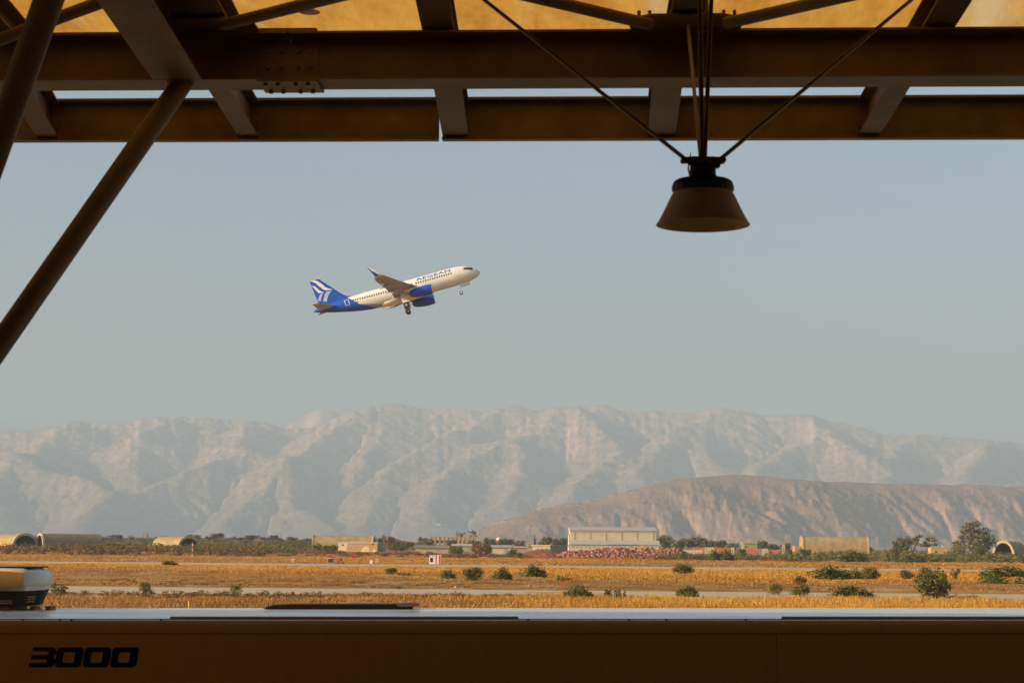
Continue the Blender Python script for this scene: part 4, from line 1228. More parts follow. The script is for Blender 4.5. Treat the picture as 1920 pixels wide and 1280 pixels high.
scrub('brown_scrub', 'belt of rust-brown scrub in front of the shelters', 'brown',
      [(-60, 520, 590, 700, 250, 2, 5, 1.2, 3.6), (380, 1000, 600, 700, 200, 2, 5, .8, 1.9), (-60, 480, 690, 800, 120, 2, 5, 2.0, 3.8), (1230, 1500, 600, 700, 60, 2, 4, 1.0, 2.0)], 5, 90, .085)
scrub('green_scrub', 'grey-green scrub covering the rise below the skyline trees', 'olive',
      [(90, 640, 820, 1180, 420, 3, 8, 1.6, 3.6), (-60, 560, 620, 760, 110, 2, 6, 1.4, 3.8), (640, 1060, 900, 1150, 120, 3, 7, 1.5, 3.0), (1240, 1500, 620, 760, 130, 2.5, 6, 1.2, 2.6),
       (1480, 1960, 590, 800, 250, 2.0, 7.5, 0.9, 3.6), (1430, 1960, 800, 1000, 130, 3, 7, 1.6, 4.6), (-60, 100, 960, 1150, 60, 3, 7, 1.5, 3)], 6, 90, .08)
scrub('pale_scrub', 'straw-coloured bushes mixed into the scrub', 'pale',
      [(1430, 1960, 590, 900, 220, 2, 5, 1.0, 3.2), (60, 620, 760, 1150, 130, 2.5, 6, 1.2, 2.6)], 8, 80, .085)

# ------------------------------------------------------------------ dry grass: blades in three depths
n = NT('dry_grass_blades')
g_ = n.node('ShaderNodeNewGeometry')
f = n.noise(n.coord('World', (1, 0.5, 1)), 0.06, 4)
f2 = n.noise(n.coord('World', (1, 0.5, 1)), 0.5, 3)
k = n.math('ADD', n.math('MULTIPLY', g_.outputs['Random Per Island'], 0.55), n.math('MULTIPLY', f2, 0.5))
gold = n.ramp(k, [(0.15, (0.30, 0.135, 0.02)), (0.5, (0.62, 0.305, 0.045)), (0.85, (0.84, 0.52, 0.12))])
brn = n.ramp(k, [(0.15, (0.14, 0.06, 0.016)), (0.5, (0.31, 0.145, 0.036)), (0.85, (0.55, 0.31, 0.10))])
sep = n.node('ShaderNodeSeparateXYZ'); n.l(g_.outputs['Position'], sep.inputs[0])
att = n.node('ShaderNodeAttribute'); att.attribute_name = 'golden'
c = n.mix(n.math('MULTIPLY', att.outputs['Fac'], n.ramp(f, [(0.30, 0.35), (0.50, 1.0)])), brn, gold)
c = n.mix(n.ramp(n.noise(n.coord('World', (1, 0.4, 1)), 0.14, 4), [(0.58, 0.0), (0.70, 0.55)]), c, (0.66, 0.42, 0.16))
n.col(c); n.set(0.7, 0, 0.15)
t = n.node('ShaderNodeBsdfTranslucent'); n.l(c, t.inputs[0])
m = n.node('ShaderNodeMixShader'); m.inputs[0].default_value = 0.3
n.l(n.b.outputs[0], m.inputs[1]); n.l(t.outputs[0], m.inputs[2]); n.l(m.outputs[0], n.out.inputs[0])
GRASS_M = n.m
def golden_at(x, y):
    """how golden (1) or brown and scrubby (0) the cover is: tall gold grass on the right and beside the runway"""
    near = sstep(-12, 14, x + fbm(x / 6, y / 9, 3, 61) * 9) * (y < 160)
    midf = sstep(225, 300, y + 26 * fbm(x / 18, y / 40, 3, 62) + x * 0.35) * (y >= 160) * (y < 361)
    farf = (0.55 + 0.45 * fbm(x / 30, y / 50, 3, 63)) * (y >= 361)
    return np.clip(near + midf + farf + 0.25 * fbm(x / 5, y / 9, 3, 64), 0.03, 1)
def grass(name, label, y0, y1, count, w, h0, h1, seed):
    rg = np.random.default_rng(seed)
    y = np.sqrt(rg.uniform(y0 ** 2, y1 ** 2, count)); x = (rg.random(count) - 0.5) * 2 * (0.29 * y)
    dens = 0.5 + 0.5 * fbm(x / 5, y / 9, 4, seed) + 0.25 * fbm(x / 22, y / 40, 3, seed + 1)
    gd = golden_at(x, y)
    keep = (rg.random(count) < np.clip(dens * 1.7 - 0.62 + 0.75 * gd, 0, 1)) & (road_mask(y + rg.normal(0, 1.0, count)) > 0.25)
    x, y, gd, dens = x[keep], y[keep], gd[keep], dens[keep]; k = len(x)
    z = ground_z(x, y)
    h = (h0 + (h1 - h0) * rg.random(k) ** 1.5) * (0.45 + 0.55 * gd) * (0.35 + 1.0 * np.clip(dens, 0, 1))
    a = rg.uniform(-0.9, 0.9, k); ww = w * (0.5 + rg.random(k))
    lean = rg.normal(0.12, 0.28, (k, 2)) * h[:, None]
    bx, by = np.cos(a) * ww * 0.5, np.sin(a) * ww * 0.5
    V = np.stack([np.stack([x - bx, y - by, z - 0.02], -1), np.stack([x + bx, y + by, z - 0.02], -1), np.stack([x + lean[:, 0], y + lean[:, 1], z + h], -1)], 1).reshape(-1, 3)
    me = np_mesh(name, V, np.arange(3 * k).reshape(k, 3), GRASS_M)
    at = me.attributes.new('golden', 'FLOAT', 'POINT'); at.data.foreach_set('value', np.repeat(gd, 3).astype(np.float32))
    return tag(link(name, me), label, None, None, 'stuff')
grass('near_grass', 'tall dry grass between the bus and the taxiway', 108, 157, 300000, 0.06, 0.12, 0.62, 31)
grass('middle_grass', 'dry golden grass between taxiway and runway', 180, 360, 360000, 0.12, 0.06, 0.34, 32)
grass('far_grass', 'dry grass beyond the runway', 404, 640, 240000, 0.22, 0.08, 0.40, 33)

# low dead scrub along the near edge of the taxiway
scrub('dead_scrub', 'low dead brown scrub along the near edge of the taxiway', 'brown',
      [(-40, 1000, 150, 157, 170, .5, 1.5, .25, .65), (-40, 900, 184, 215, 130, .6, 1.6, .15, .4), (-40, 1940, 120, 150, 70, .4, 1.1, .15, .35)], 17, 70, .09)
# scattered pale stones
def field_st(rg, k):
    px = rg.uniform(-40, 1960, k); D = rg.uniform(184, 235, k) ; D = np.where(rg.random(k) < .35, rg.uniform(118, 152, k), D)
    x = (px - 960) / FPX * D
    keep = fbm(x / 6, D / 8, 3, 77) + rg.normal(0, .12, k) > 0.05
    x = np.where(keep, x, x); z = ground_z(x, D)
    z = np.where(keep, z, z - 3)
    return np.stack([x, D, z], -1)
V, F = stones(1300, field_st, 0.05, 0.26, 99)
tag(link('stones', np_mesh('stones', V, F, mat('pale_stones', (0.36, 0.27, 0.17), 0.95, 0.3, 1.5))), 'pale stones scattered over the bare patches beside the taxiway', None, None, 'stuff')

# ------------------------------------------------------------------ the climbing airliner
def airliner():
    D = 437
    root = empty('airliner', (0, 0, 0), 0, 'white and blue twin-engine airliner climbing with its wheels still down', 'airplane')
    Rm = Matrix.Rotation(R(0.8), 4, 'Z') @ Matrix.Rotation(R(-16.6), 4, 'Y') @ Matrix.Rotation(R(-4.0), 4, 'X')
    nose = P(900.5, 510.5, D)
    # local origin is 17 m behind the nose
    off = Rm @ Vector((17.0, 0, -0.65))
    root.matrix_world = Matrix.Translation(nose - off) @ Rm

    def S(s, y, z): return (17.0 - s, y, z)
    # paints
    n = NT('livery_paint')
    tc = n.node('ShaderNodeTexCoord'); sp = n.node('ShaderNodeSeparateXYZ'); n.l(tc.outputs['Object'], sp.inputs[0])
    x, z = sp.outputs[0], sp.outputs[2]
    # stern boundary s(z) = 28.0 + 0.95 z (+ steeper low down), blue behind it
    zl = n.math('MINIMUM', z, -0.4)
    sb = n.math('ADD', n.math('ADD', n.math('MULTIPLY', z, 0.95), 27.95), n.math('MULTIPLY', n.math('ADD', zl, 0.4), 1.1))
    s_ = n.math('SUBTRACT', 17.0, x)
    blue = n.math('GREATER_THAN', s_, sb)
    sb2 = n.math('ADD', sb, n.math('MULTIPLY', n.math('ADD', zl, 0.4), 1.6))
    grey = n.math('GREATER_THAN', s_, sb2)
    lowm = n.math('LESS_THAN', z, -0.4)
    grey = n.math('MULTIPLY', grey, lowm)
    dirt = n.noise(n.coord('Object', (0.5, 3, 3)), 1.4, 4)
    c = n.mix(n.ramp(dirt, [(0.45, 0.0), (0.75, 0.25)]), (0.80, 0.78, 0.73), (0.62, 0.57, 0.50))
    c = n.mix(grey, c, (0.30, 0.34, 0.48))
    c = n.mix(blue, c, (0.018, 0.085, 0.50))
    n.col(c); LIV = n.set(0.3, 0, 0.5)
    WHT = mat('airliner_white', (0.80, 0.78, 0.73), 0.35, 0.05, 0.5)
    BLU = mat('airliner_blue', (0.018, 0.085, 0.50), 0.3, 0.12, 0.6)
    PALEB = mat('pale_blue_print', (0.42, 0.52, 0.72), 0.4, 0.06, 0.6)
    WING = mat('wing_grey', (0.40, 0.39, 0.38), 0.45, 0.18, 0.5, stretch=(1, 0.3, 1))
    METAL = mat('bare_metal', (0.60, 0.57, 0.52), 0.25, 0.1, 1, metal=0.9)
    DMET = mat('burnt_metal', (0.14, 0.12, 0.10), 0.45, 0.2, 2, metal=0.7)
    GLS = mat('cockpit_glass', (0.012, 0.014, 0.018), 0.1, 0.1, 1)
    WIN = mat('cabin_window_dark', (0.05, 0.04, 0.035), 0.3, 0.1, 1)
    TYRE = mat('aircraft_tyre', (0.025, 0.024, 0.022), 0.8, 0.2, 3)
    PRINT = mat('blue_lettering', (0.03, 0.07, 0.38), 0.5, 0.05, 1)
    LINE = mat('grey_outline_print', (0.38, 0.36, 0.33), 0.6, 0.05, 1)

    prof = [(0.0, -.60, -.70, .06), (0.12, -.36, -.92, .28), (0.3, -.13, -1.10, .48), (0.7, .22, -1.36, .82), (1.3, .66, -1.60, 1.15), (2.0, 1.16, -1.78, 1.44), (2.7, 1.52, -1.90, 1.64), (3.6, 1.80, -1.99, 1.82),
            (4.6, 1.97, -2.04, 1.92), (5.8, 2.05, -2.07, 1.975), (9, 2.07, -2.07, 1.975), (13, 2.07, -2.07, 1.975), (18, 2.07, -2.07, 1.975), (23.4, 2.07, -2.07, 1.975), (25.5, 2.07, -1.93, 1.95), (27.5, 2.06, -1.65, 1.86),
            (29.5, 2.04, -1.25, 1.68), (31.5, 1.98, -.80, 1.42), (33.3, 1.90, -.36, 1.12), (35.0, 1.76, .10, .80), (36.4, 1.58, .48, .52), (37.2, 1.42, .72, .34), (37.57, 1.28, .86, .20)]
    PS = np.array(prof)
    def sect(s): return np.interp(s, PS[:, 0], PS[:, 1]), np.interp(s, PS[:, 0], PS[:, 2]), np.interp(s, PS[:, 0], PS[:, 3])
    def skin(s, phi, o=0.0):
        """point on the right-hand side at angle phi above the widest line, o metres proud"""
        t, b, w = sect(s); cz = (t + b) / 2; h = (t - b) / 2
        return S(s, -(w + o) * math.cos(phi), cz + (h + o) * math.sin(phi))
    b = MB()
    NS = 36
    rings = []
    for s, t, bo, w in prof:
        cz = (t + bo) / 2; h = (t - bo) / 2
        rings.append([S(s, w * math.cos(2 * math.pi * k / NS), cz + h * math.sin(2 * math.pi * k / NS)) for k in range(NS)])
    b.loft(rings, True, True)
    fus = b.build('fuselage', LIV, root, True)
    b = MB(); b.lathe([(0.19, 0), (0.17, 0.16), (0.08, 0.2)], 12)
    o = b.build('exhaust_outlet', METAL, root, True); o.location = S(37.55, 0, 1.07); o.rotation_euler = (0, R(-90), 0)

    # belly fairing
    b = MB(); rings = []
    for s, w, d in [(11.2, .2, .02), (12.4, 1.5, .18), (14, 2.05, .38), (17, 2.15, .48), (20, 2.05, .45), (22, 1.5, .3), (23.6, .5, .08), (24, .1, .02)]:
        rings.append([S(s, w * math.cos(a), -1.45 - (.55 + d) * math.sin(a)) for a in [math.pi * k / 14 for k in range(15)]])
    b.loft(rings, False); b.build('belly_fairing', WHT, root, True)

    # cockpit glazing and printed outlines on the right-hand side
    def patch(name, s0, s1, p0, p1, m, ns=4, npn=3, o=0.02, skew=0.0, parent=None):
        q = MB(); rows = []
        for i in range(ns + 1):
            s = s0 + (s1 - s0) * i / ns
            rows.append([skin(s + skew * (j / npn), p0 + (p1 - p0) * j / npn, o) for j in range(npn + 1)])
        q.loft(rows, False)
        return q.build(name, m, parent or root)
    for s0, s1, p0, p1, sk in ((1.45, 2.05, .42, .86, .25), (2.12, 2.75, .44, .80, .18), (2.82, 3.35, .46, .72, .05)):
        patch('cockpit_window', s0, s1, p0, p1, GLS, skew=sk)
    q = MB()
    for sgn in (-1, 1):
        pass
    rows = [[skin(s, a, 0.02) for a in np.linspace(.78, 2.36, 8)] for s in (1.38, 1.9)]
    q.loft(rows, False); q.build('windscreen', GLS, root)
    patch('cockpit_mask', 1.35, 3.6, .38, .42, GLS, 6, 1, 0.015)
    # cabin windows
    wmesh = None
    s = 6.3
    PHW = 0.27
    while s < 29.2:
        if not (14.6 < s < 15.2):
            q = MB(); pts = [skin(s + du, PHW + dv, 0.015) for du, dv in ((-.15, -.08), (-.07, -.12), (.07, -.12), (.15, -.08), (.15, .08), (.07, .12), (-.07, .12), (-.15, .08))]
            q.add(pts, [tuple(range(8))]); q.build('cabin_window', WIN, root)
        s += 0.533
    # doors: thin printed outlines
    def outline(name, s0, s1, p0, p1, m, w=.07, pw=.035):
        q = MB()
        for a, c, d, e in ((s0, s1, p0, p0 + pw), (s0, s1, p1 - pw, p1), (s0, s0 + w, p0, p1), (s1 - w, s1, p0, p1)):
            rows = [[skin(a + (c - a) * i / 3, d + (e - d) * j / 5, 0.02) for j in range(6)] for i in range(4)]
            q.loft(rows, False)
        return q.build(name, m, root)
    outline('door', 4.55, 5.40, -.15, .72, LINE, .03, .018)
    outline('door', 29.6, 30.6, -.25, .62, WHT, .10, .05)
    patch('door_sill', 4.45, 5.5, -.26, -.22, LINE, 3, 1)
    patch('flag', 27.7, 28.2, -.12, .00, PRINT, 2, 2)
    patch('static_port', 7.0, 7.3, -.45, -.40, LINE, 1, 1)
    # AEGEAN on the forward fuselage: real letters laid on the skin
    cu = bpy.data.curves.new('lettering', 'FONT'); cu.body = 'AEGEAN'; cu.size = 1.0; cu.space_character = 1.12; cu.offset = 0.022
    tob = bpy.data.objects.new('lettering', cu); COL.objects.link(tob)
    bpy.context.view_layer.update()
    me = bpy.data.meshes.new_from_object(tob.evaluated_get(bpy.context.evaluated_depsgraph_get()))
    bpy.data.objects.remove(tob)
    bm = bmesh.new(); bm.from_mesh(me)
    bmesh.ops.triangulate(bm, faces=bm.faces)
    for _ in range(2): bmesh.ops.subdivide_edges(bm, edges=[e for e in bm.edges if e.calc_length() > 0.08], cuts=1, use_grid_fill=True)
    bmesh.ops.triangulate(bm, faces=bm.faces)
    x0 = min(v.co.x for v in bm.verts); x1 = max(v.co.x for v in bm.verts); y0 = min(v.co.y for v in bm.verts); y1 = max(v.co.y for v in bm.verts)
    for v in bm.verts:
        u = (v.co.x - x0) / (x1 - x0); w = (v.co.y - y0) / (y1 - y0)
        v.co = Vector(skin(14.15 - 7.85 * u, .50 + .44 * w, 0.03))
    bm.to_mesh(me); bm.free(); me.materials.clear(); me.materials.append(PRINT)
    link('lettering', me, root)

    # lifting surfaces
    def airfoil(n_=9):
        up = [(0, 0), (.02, .025), (.08, .055), (.2, .085), (.38, .095), (.6, .07), (.8, .038), (1, .004)]
        lo = [(.8, -.006), (.6, -.018), (.38, -.03), (.2, -.034), (.08, -.028), (.02, -.015)]
        return up + lo
    def surf(name, secs, m, mirror=1, tk=1.0, vertical=False, parent=root):
        q = MB(); rings = []
        for s_le, y, z, ch, inc in secs:
            ring = []
            for u, v in airfoil():
                if vertical:
                    vv = v
                    ring.append(S(s_le + u * ch, vv * ch * tk, z))
                else:
                    ring.append(S(s_le + u * ch, y * mirror, z + v * ch * tk - u * ch * math.sin(inc)))
            rings.append(ring)
        q.loft(rings, True, True)
        return q.build(name, m, parent, True)
    def wing_z(y): return -1.25 + .089 * (y - 1.9) + .0042 * (y - 1.9) ** 2
    for side in (-1, 1):
        secs = []
        for y in (0.6, 1.9, 4.2, 6.4, 9, 12, 15, 16.9):
            le = 12.4 + (y - 1.9) * .54
            te = 19.3 + (0.05 * y if y <= 6.4 else .32 + (y - 6.4) * .30)
            secs.append((le, y, wing_z(y), te - le, R(2.5 - .25 * y)))
        w = surf('wing', secs, WING, side, 1.15)
        # curled tip
        tip = secs[-1]; tz = tip[2]
        sh = []
        for k, (dy, dz, ds, ch) in enumerate([(0, 0, 0, 1.72), (.3, .12, .3, 1.55), (.52, .45, .75, 1.3), (.68, 1.2, 1.45, .95), (.85, 2.35, 2.5, .45)]):
            q_ = []
            for u, v in airfoil():
                # thickness turns from up to sideways along the curl
                t = min(1, dz / 0.6)
                q_.append(S(tip[0] + ds + u * ch, side * (16.9 + dy - v * ch * .8 * t), tz + dz + v * ch * .9 * (1 - t)))
            sh.append(q_)
        q = MB(); q.loft(sh, True, True)
        o = q.build('winglet', [WHT, BLU], root, True)
        # outboard face white with blue trailing part: blue where the face is aft
        for p in o.data.polygons:
            c = sum((o.data.vertices[i].co for i in p.vertices), Vector()) / len(p.vertices)
            zz = (c.z - tz) / 2.35
            te = 17.0 - (tip[0] + 1.72 * .42 + zz * 2.3)
            p.material_index = 1 if c.x < te and zz > .1 else 0
        # flaps, slightly out for take-off
        for y0_, y1_, nm in ((2.1, 6.2, 'flap'), (6.6, 12.6, 'flap'), (12.9, 16.3, 'aileron')):
            q = MB(); rings = []
            for y in (y0_, y1_):
                te = 19.3 + (0.05 * y if y <= 6.4 else .32 + (y - 6.4) * .30)
                ch = 1.0 if y < 7 else .95 - (y - 7) * .03
                df = R(8) if nm == 'flap' else R(4)
                z0 = wing_z(y) - .16
                xs_ = te - .55
                rings.append([S(xs_ + u * ch * math.cos(df), side * y, z0 - u * ch * math.sin(df) + v * ch) for u, v in ((0, .03), (.3, .09), (1, .01), (.3, -.03))])
            q.loft(rings, True, True); q.build(nm, WING, root)
        for y in (3.4, 8.0, 11.6):
            le_te = 19.3 + (0.05 * y if y <= 6.4 else .32 + (y - 6.4) * .30)
            q = MB(); rings = []
            for u, r_ in ((-2.2, .03), (-1.5, .16), (-.6, .23), (.2, .2), (.9, .10), (1.25, .02)):
                rings.append([S(le_te + u, side * y + r_ * .7 * math.cos(a), wing_z(y) - .42 - .12 * max(u, 0) + r_ * math.sin(a)) for a in [2 * math.pi * k / 10 for k in range(10)]])
            q.loft(rings, True, True); q.build('flap_fairing', WING, root, True)
        # engines
        ye, ze, s0 = side * 5.75, -2.42, 11.3
        q = MB(); q.lathe([(.98, .0), (1.06, .05), (1.13, .35), (1.17, 1.0), (1.17, 2.0), (1.10, 3.0), (.93, 4.0), (.78, 4.55), (.70, 4.55), (.80, 3.8)], 30)
        e = q.build('engine', BLU, root, True)
        e.matrix_local = Matrix.Translation(S(s0, ye, ze)) @ Matrix.Rotation(R(-90 + 2), 4, 'Y')
        q = MB(); q.lathe([(.86, .25), (.90, .02), (.95, -.05), (1.02, -.03), (1.085, .09), (1.10, .18)], 30)
        q.build('intake_lip', METAL, e, True)
        q = MB(); q.lathe([(0, .55), (.16, .62), (.86, .72)], 24); q.build('fan', DMET, e, True)
        q = MB(); q.lathe([(.70, 4.4), (.62, 4.95), (.55, 4.95), (.42, 4.4)], 24); q.build('nozzle', DMET, e, True)
        q = MB(); q.lathe([(.32, 4.4), (.22, 5.0), (0, 5.4)], 16); q.build('exhaust_cone', DMET, e, True)
        q = MB()
        for a in (.45, 2.7): q.box(-.0, .0, 0, 0, 0, 0) if False else None
        q.prism([(s0 + .9, ze + 1.05), (s0 + 2.4, ze + 1.5), (s0 + 4.6, ze + 1.35), (s0 + 6.2, ze + 1.25), (s0 + 5.0, ze + .55), (s0 + 3.5, ze + .9)], 'y', ye - .17, ye + .17)
        for i, v in enumerate(q.v): q.v[i] = S(*v)
        q.build('pylon', WHT, root)
        # main gear
        yg = side * 3.8; sg = 17.7; zg = -4.0
        q = MB(); q.tube(S(sg - .1, yg, -1.4), S(sg, yg, zg), .17, .13, 10); q.tube(S(sg - .05, yg, -3.0), S(sg + .05, yg - side * 1.5, -1.5), .07, n=8)
        leg = q.build('main_gear_leg', METAL, root, True)
        q = MB(); q.box(-.75, .75, -.03, .03, -1.05, 1.05)
        d = q.build('gear_door', WHT, root); d.location = S(sg - .1, yg + side * .32, -2.3)
        for k in (-.46, .46):
            q = MB(); q.lathe([(.30, -.2), (.50, -.21), (.58, -.14), (.60, 0), (.58, .14), (.50, .21), (.30, .2)], 22)
            t = q.build('wheel', TYRE, root, True); t.location = S(sg, yg + k, zg); t.rotation_euler = (R(90), 0, 0)
            q = MB(); q.lathe([(0, -.17), (.12, -.19), (.3, -.19), (.31, .19), (.12, .19), (0, .17)], 16); q.build('rim', METAL, t, True)
        q = MB(); q.tube(S(sg, yg - .5, zg), S(sg, yg + .5, zg), .09, n=8); q.build('axle', METAL, root)
        # tailplane
        secs = [(31.6, .4, .72, 4.3, 0), (32.6, 1.2, .80, 3.7, 0), (36.0, 6.22, 1.33, 1.35, 0)]
        surf('tailplane', secs, WING, side, .8)
    # fin
    FINS = [(28.0, 0, 1.85, 8.6, 0), (29.9, 0, 2.5, 6.3, 0), (30.9, 0, 3.4, 5.45, 0), (34.75, 0, 7.85, 2.1, 0)]
    fin = surf('fin', FINS, BLU, 1, .62, True)
    FA = np.array(FINS)
    def fin_pt(zx, zy):
        """zoomed-photo pixel of the fin (x from 560,480 at 5.333x) -> point just proud of the right-hand fin skin"""
        k = 5.3333 * FPX / D
        dx, dy = zx - 1816, zy - 161
        e = (0.9584, -0.2854); u = (-0.2854, -0.9584)
        along = (dx * e[0] + dy * e[1]) / k; up = (dx * u[0] + dy * u[1]) / k
        s = -along; z = -.65 + up
        le = np.interp(z, FA[:, 2], FA[:, 0]); ch = np.interp(z, FA[:, 2], FA[:, 3])
        c_ = min(max((s - le) / ch, 0.01), .99)
        th = np.interp(c_, [0, .02, .08, .2, .38, .6, .8, 1], [0, .015, .028, .034, .03, .018, .006, 0]) * ch * .62
        return S(s, -th - .03, z)
    def band(name, A, B, m, n_=10):
        def samp(Q, t):
            d = [0]
            for a, c in zip(Q[:-1], Q[1:]): d.append(d[-1] + math.hypot(c[0] - a[0], c[1] - a[1]))
            return np.interp(t * d[-1], d, [q[0] for q in Q]), np.interp(t * d[-1], d, [q[1] for q in Q])
        q = MB(); rows = []
        for i in range(n_ + 1):
            a = samp(A, i / n_); c = samp(B, i / n_)
            rows.append([fin_pt(a[0] + (c[0] - a[0]) * j / 3, a[1] + (c[1] - a[1]) * j / 3) for j in range(4)])
        q.loft(rows, False)
        return q.build(name, m, fin)
    band('emblem_band', [(104, 257), (165, 258), (215, 288), (262, 330), (332, 350)], [(110, 268), (150, 280), (195, 318), (248, 358), (330, 352)], WHT)
    band('emblem_band', [(122, 308), (158, 322), (200, 362), (243, 379)], [(132, 326), (160, 356), (188, 386), (241, 383)], WHT)
    band('emblem_band', [(268, 370), (252, 400), (243, 440), (240, 472)], [(318, 363), (292, 400), (280, 440), (276, 472)], PALEB)
    band('emblem_band', [(205, 398), (196, 420), (186, 445), (184, 468)], [(238, 388), (222, 420), (216, 445), (216, 468)], PALEB)
    # nose gear
    q = MB(); q.tube(S(5.0, 0, -1.7), S(5.25, 0, -3.9), .10, .08, 10); q.tube(S(5.1, 0, -2.6), S(4.2, 0, -1.8), .05, n=8)
    q.build('nose_gear_leg', METAL, root, True)
    for k in (-.25, .25):
        q = MB(); q.lathe([(.18, -.1), (.33, -.11), (.39, 0), (.33, .11), (.18, .1)], 18)
        t = q.build('wheel', TYRE, root, True); t.location = S(5.3, k, -3.95); t.rotation_euler = (R(90), 0, 0)
        q = MB(); q.lathe([(0, -.1), (.19, -.115), (.2, .115), (0, .1)], 14); q.build('rim', WHT, t, True)
    for k in (-.55, .55):
        q = MB(); q.box(-1.1, 1.1, -.02, .02, -.55, .05); d = q.build('nose_gear_door', WHT, root)
        d.location = S(4.0, k, -2.05); d.rotation_euler = (R(18 if k < 0 else -18), 0, 0)
    for s, z in ((8.2, 2.05), (25.5, 2.05), (20.0, 2.05)):
        q = MB(); q.prism([(s, z - .05), (s + .5, z - .05), (s + .42, z + .35), (s + .25, z + .35)], 'y', -.03, .03)
        for i, v in enumerate(q.v): q.v[i] = S(*v)
        q.build('antenna', WHT, root)
    q = MB(); q.prism([(22.6, -2.1), (23.0, -2.1), (22.95, -2.5), (22.8, -2.5)], 'y', -.03, .03)
    for i, v in enumerate(q.v): q.v[i] = S(*v)
    q.build('antenna', WHT, root)
    return root
airliner()

# ------------------------------------------------------------------ steel canopy overhead
YAW = R(3.3)
CR = empty('steel_canopy', (0, 0, 0), -YAW, 'brown steel canopy of beams and yellow translucent roof sheets overhead', 'canopy')
_cn = np.array([math.sin(YAW), math.cos(YAW), 0]); _cx = np.array([math.cos(YAW), -math.sin(YAW), 0])
def PC(px, py, Yl):
    """canopy-frame point on the plane Yl metres out that shows at the photo pixel"""
    d = ray(px, py); p = d * (Yl / d.dot(_cn)) + np.array([0, 0, CAM_H])
    return Vector((p.dot(_cx), Yl, p[2]))
def Yl_for(px, py, z):
    d = ray(px, py); t = (z - CAM_H) / d[2]
    return float((d * t).dot(_cn))

n = NT('canopy_paint')
v = n.coord('Object')
a = n.noise(v, 1.6, 6, 0.65); b_ = n.noise(n.coord('Object', (1, 1, 0.25)), 9, 4)
c = n.mix(n.ramp(a, [(0.35, 0.0), (0.7, 1.0)]), (0.135, 0.088, 0.035), (0.235, 0.16, 0.07))
c = n.mix(n.ramp(b_, [(0.66, 0.0), (0.78, 0.6)]), c, (0.16, 0.075, 0.03))
n.col(c); n.bump(b_, 0.15, 0.004)
STEEL = n.set(0.55, 0, 0.3)
BOLT = mat('bolt_steel', (0.16, 0.10, 0.055), 0.5, 0.2, 8, metal=0.3)
n = NT('translucent_roof_sheet')
v = n.coord('Object')
w1 = n.noise(n.coord('Object', (1, 0.25, 1)), 0.9, 5, 0.6); w2 = n.noise(n.coord('Object', (1.0, 0.28, 1)), 3.2, 6, 0.72)
c = n.mix(n.ramp(w2, [(0.35, 0.0), (0.65, 0.9)]), (0.88, 0.50, 0.10), (0.62, 0.25, 0.035))
c = n.mix(n.ramp(w1, [(0.55, 0.0), (0.66, 0.75)]), c, (0.86, 0.72, 0.42))
n.col(c); n.set(0.6, 0, 0.2)
t = n.node('ShaderNodeBsdfTranslucent'); n.l(c, t.inputs[0])
m = n.node('ShaderNodeMixShader'); m.inputs[0].default_value = 0.85
n.l(n.b.outputs[0], m.inputs[1]); n.l(t.outputs[0], m.inputs[2]); n.l(m.outputs[0], n.out.inputs[0])
SHEET = n.m
WALL_W = mat('unseen_ochre_wall', (0.55, 0.29, 0.11), 0.9, 0.12, 0.3)

def ibeam(y0, y1, z0, z1, tf, tw):
    """I outline in (y, z)"""
    c = (y0 + y1) / 2
    return [(y0, z0), (y1, z0), (y1, z0 + tf), (c + tw / 2, z0 + tf), (c + tw / 2, z1 - tf), (y1, z1 - tf), (y1, z1), (y0, z1), (y0, z1 - tf), (c - tw / 2, z1 - tf), (c - tw / 2, z0 + tf), (y0, z0 + tf)]
YM = 14.0
mb_z0 = PC(960, 147, YM).z
mb_z1 = PC(960, 55.5, YM).z
mb_y1 = Yl_for(960, 167, mb_z0)
SPLIT_X = PC(538, 100, YM).x
XL, XR = -28.0, 26.0
for a, c in ((XL, SPLIT_X - 0.006), (SPLIT_X + 0.006, XR)):
    MB().prism(ibeam(YM, mb_y1, mb_z0, mb_z1, 0.017, 0.012), 'x', a, c).build('main_beam', STEEL, CR, bevel=0.003)

# outer edge beam: channel open towards the building, in two lengths with a gap
eb_y = 15.66
eb_z0 = PC(1000, 260.5, eb_y).z; eb_zl = PC(1000, 256.5, eb_y).z; eb_z1 = PC(1000, 181, eb_y).z
tf = 0.02
def channel(y0, w, z0, z1, tf, tw): return [(y0, z0), (y0 + w, z0), (y0 + w, z1), (y0, z1), (y0, z1 - tf), (y0 + w - tw, z1 - tf), (y0 + w - tw, z0 + tf), (y0, z0 + tf)]
gx = PC(825, 240, eb_y).x
for a, c in ((XL, gx - 0.015), (gx + 0.015, XR)):
    MB().prism(channel(eb_y, 0.10, eb_z0, eb_z1, tf, 0.010), 'x', a, c).build('edge_beam', STEEL, CR, bevel=0.003)

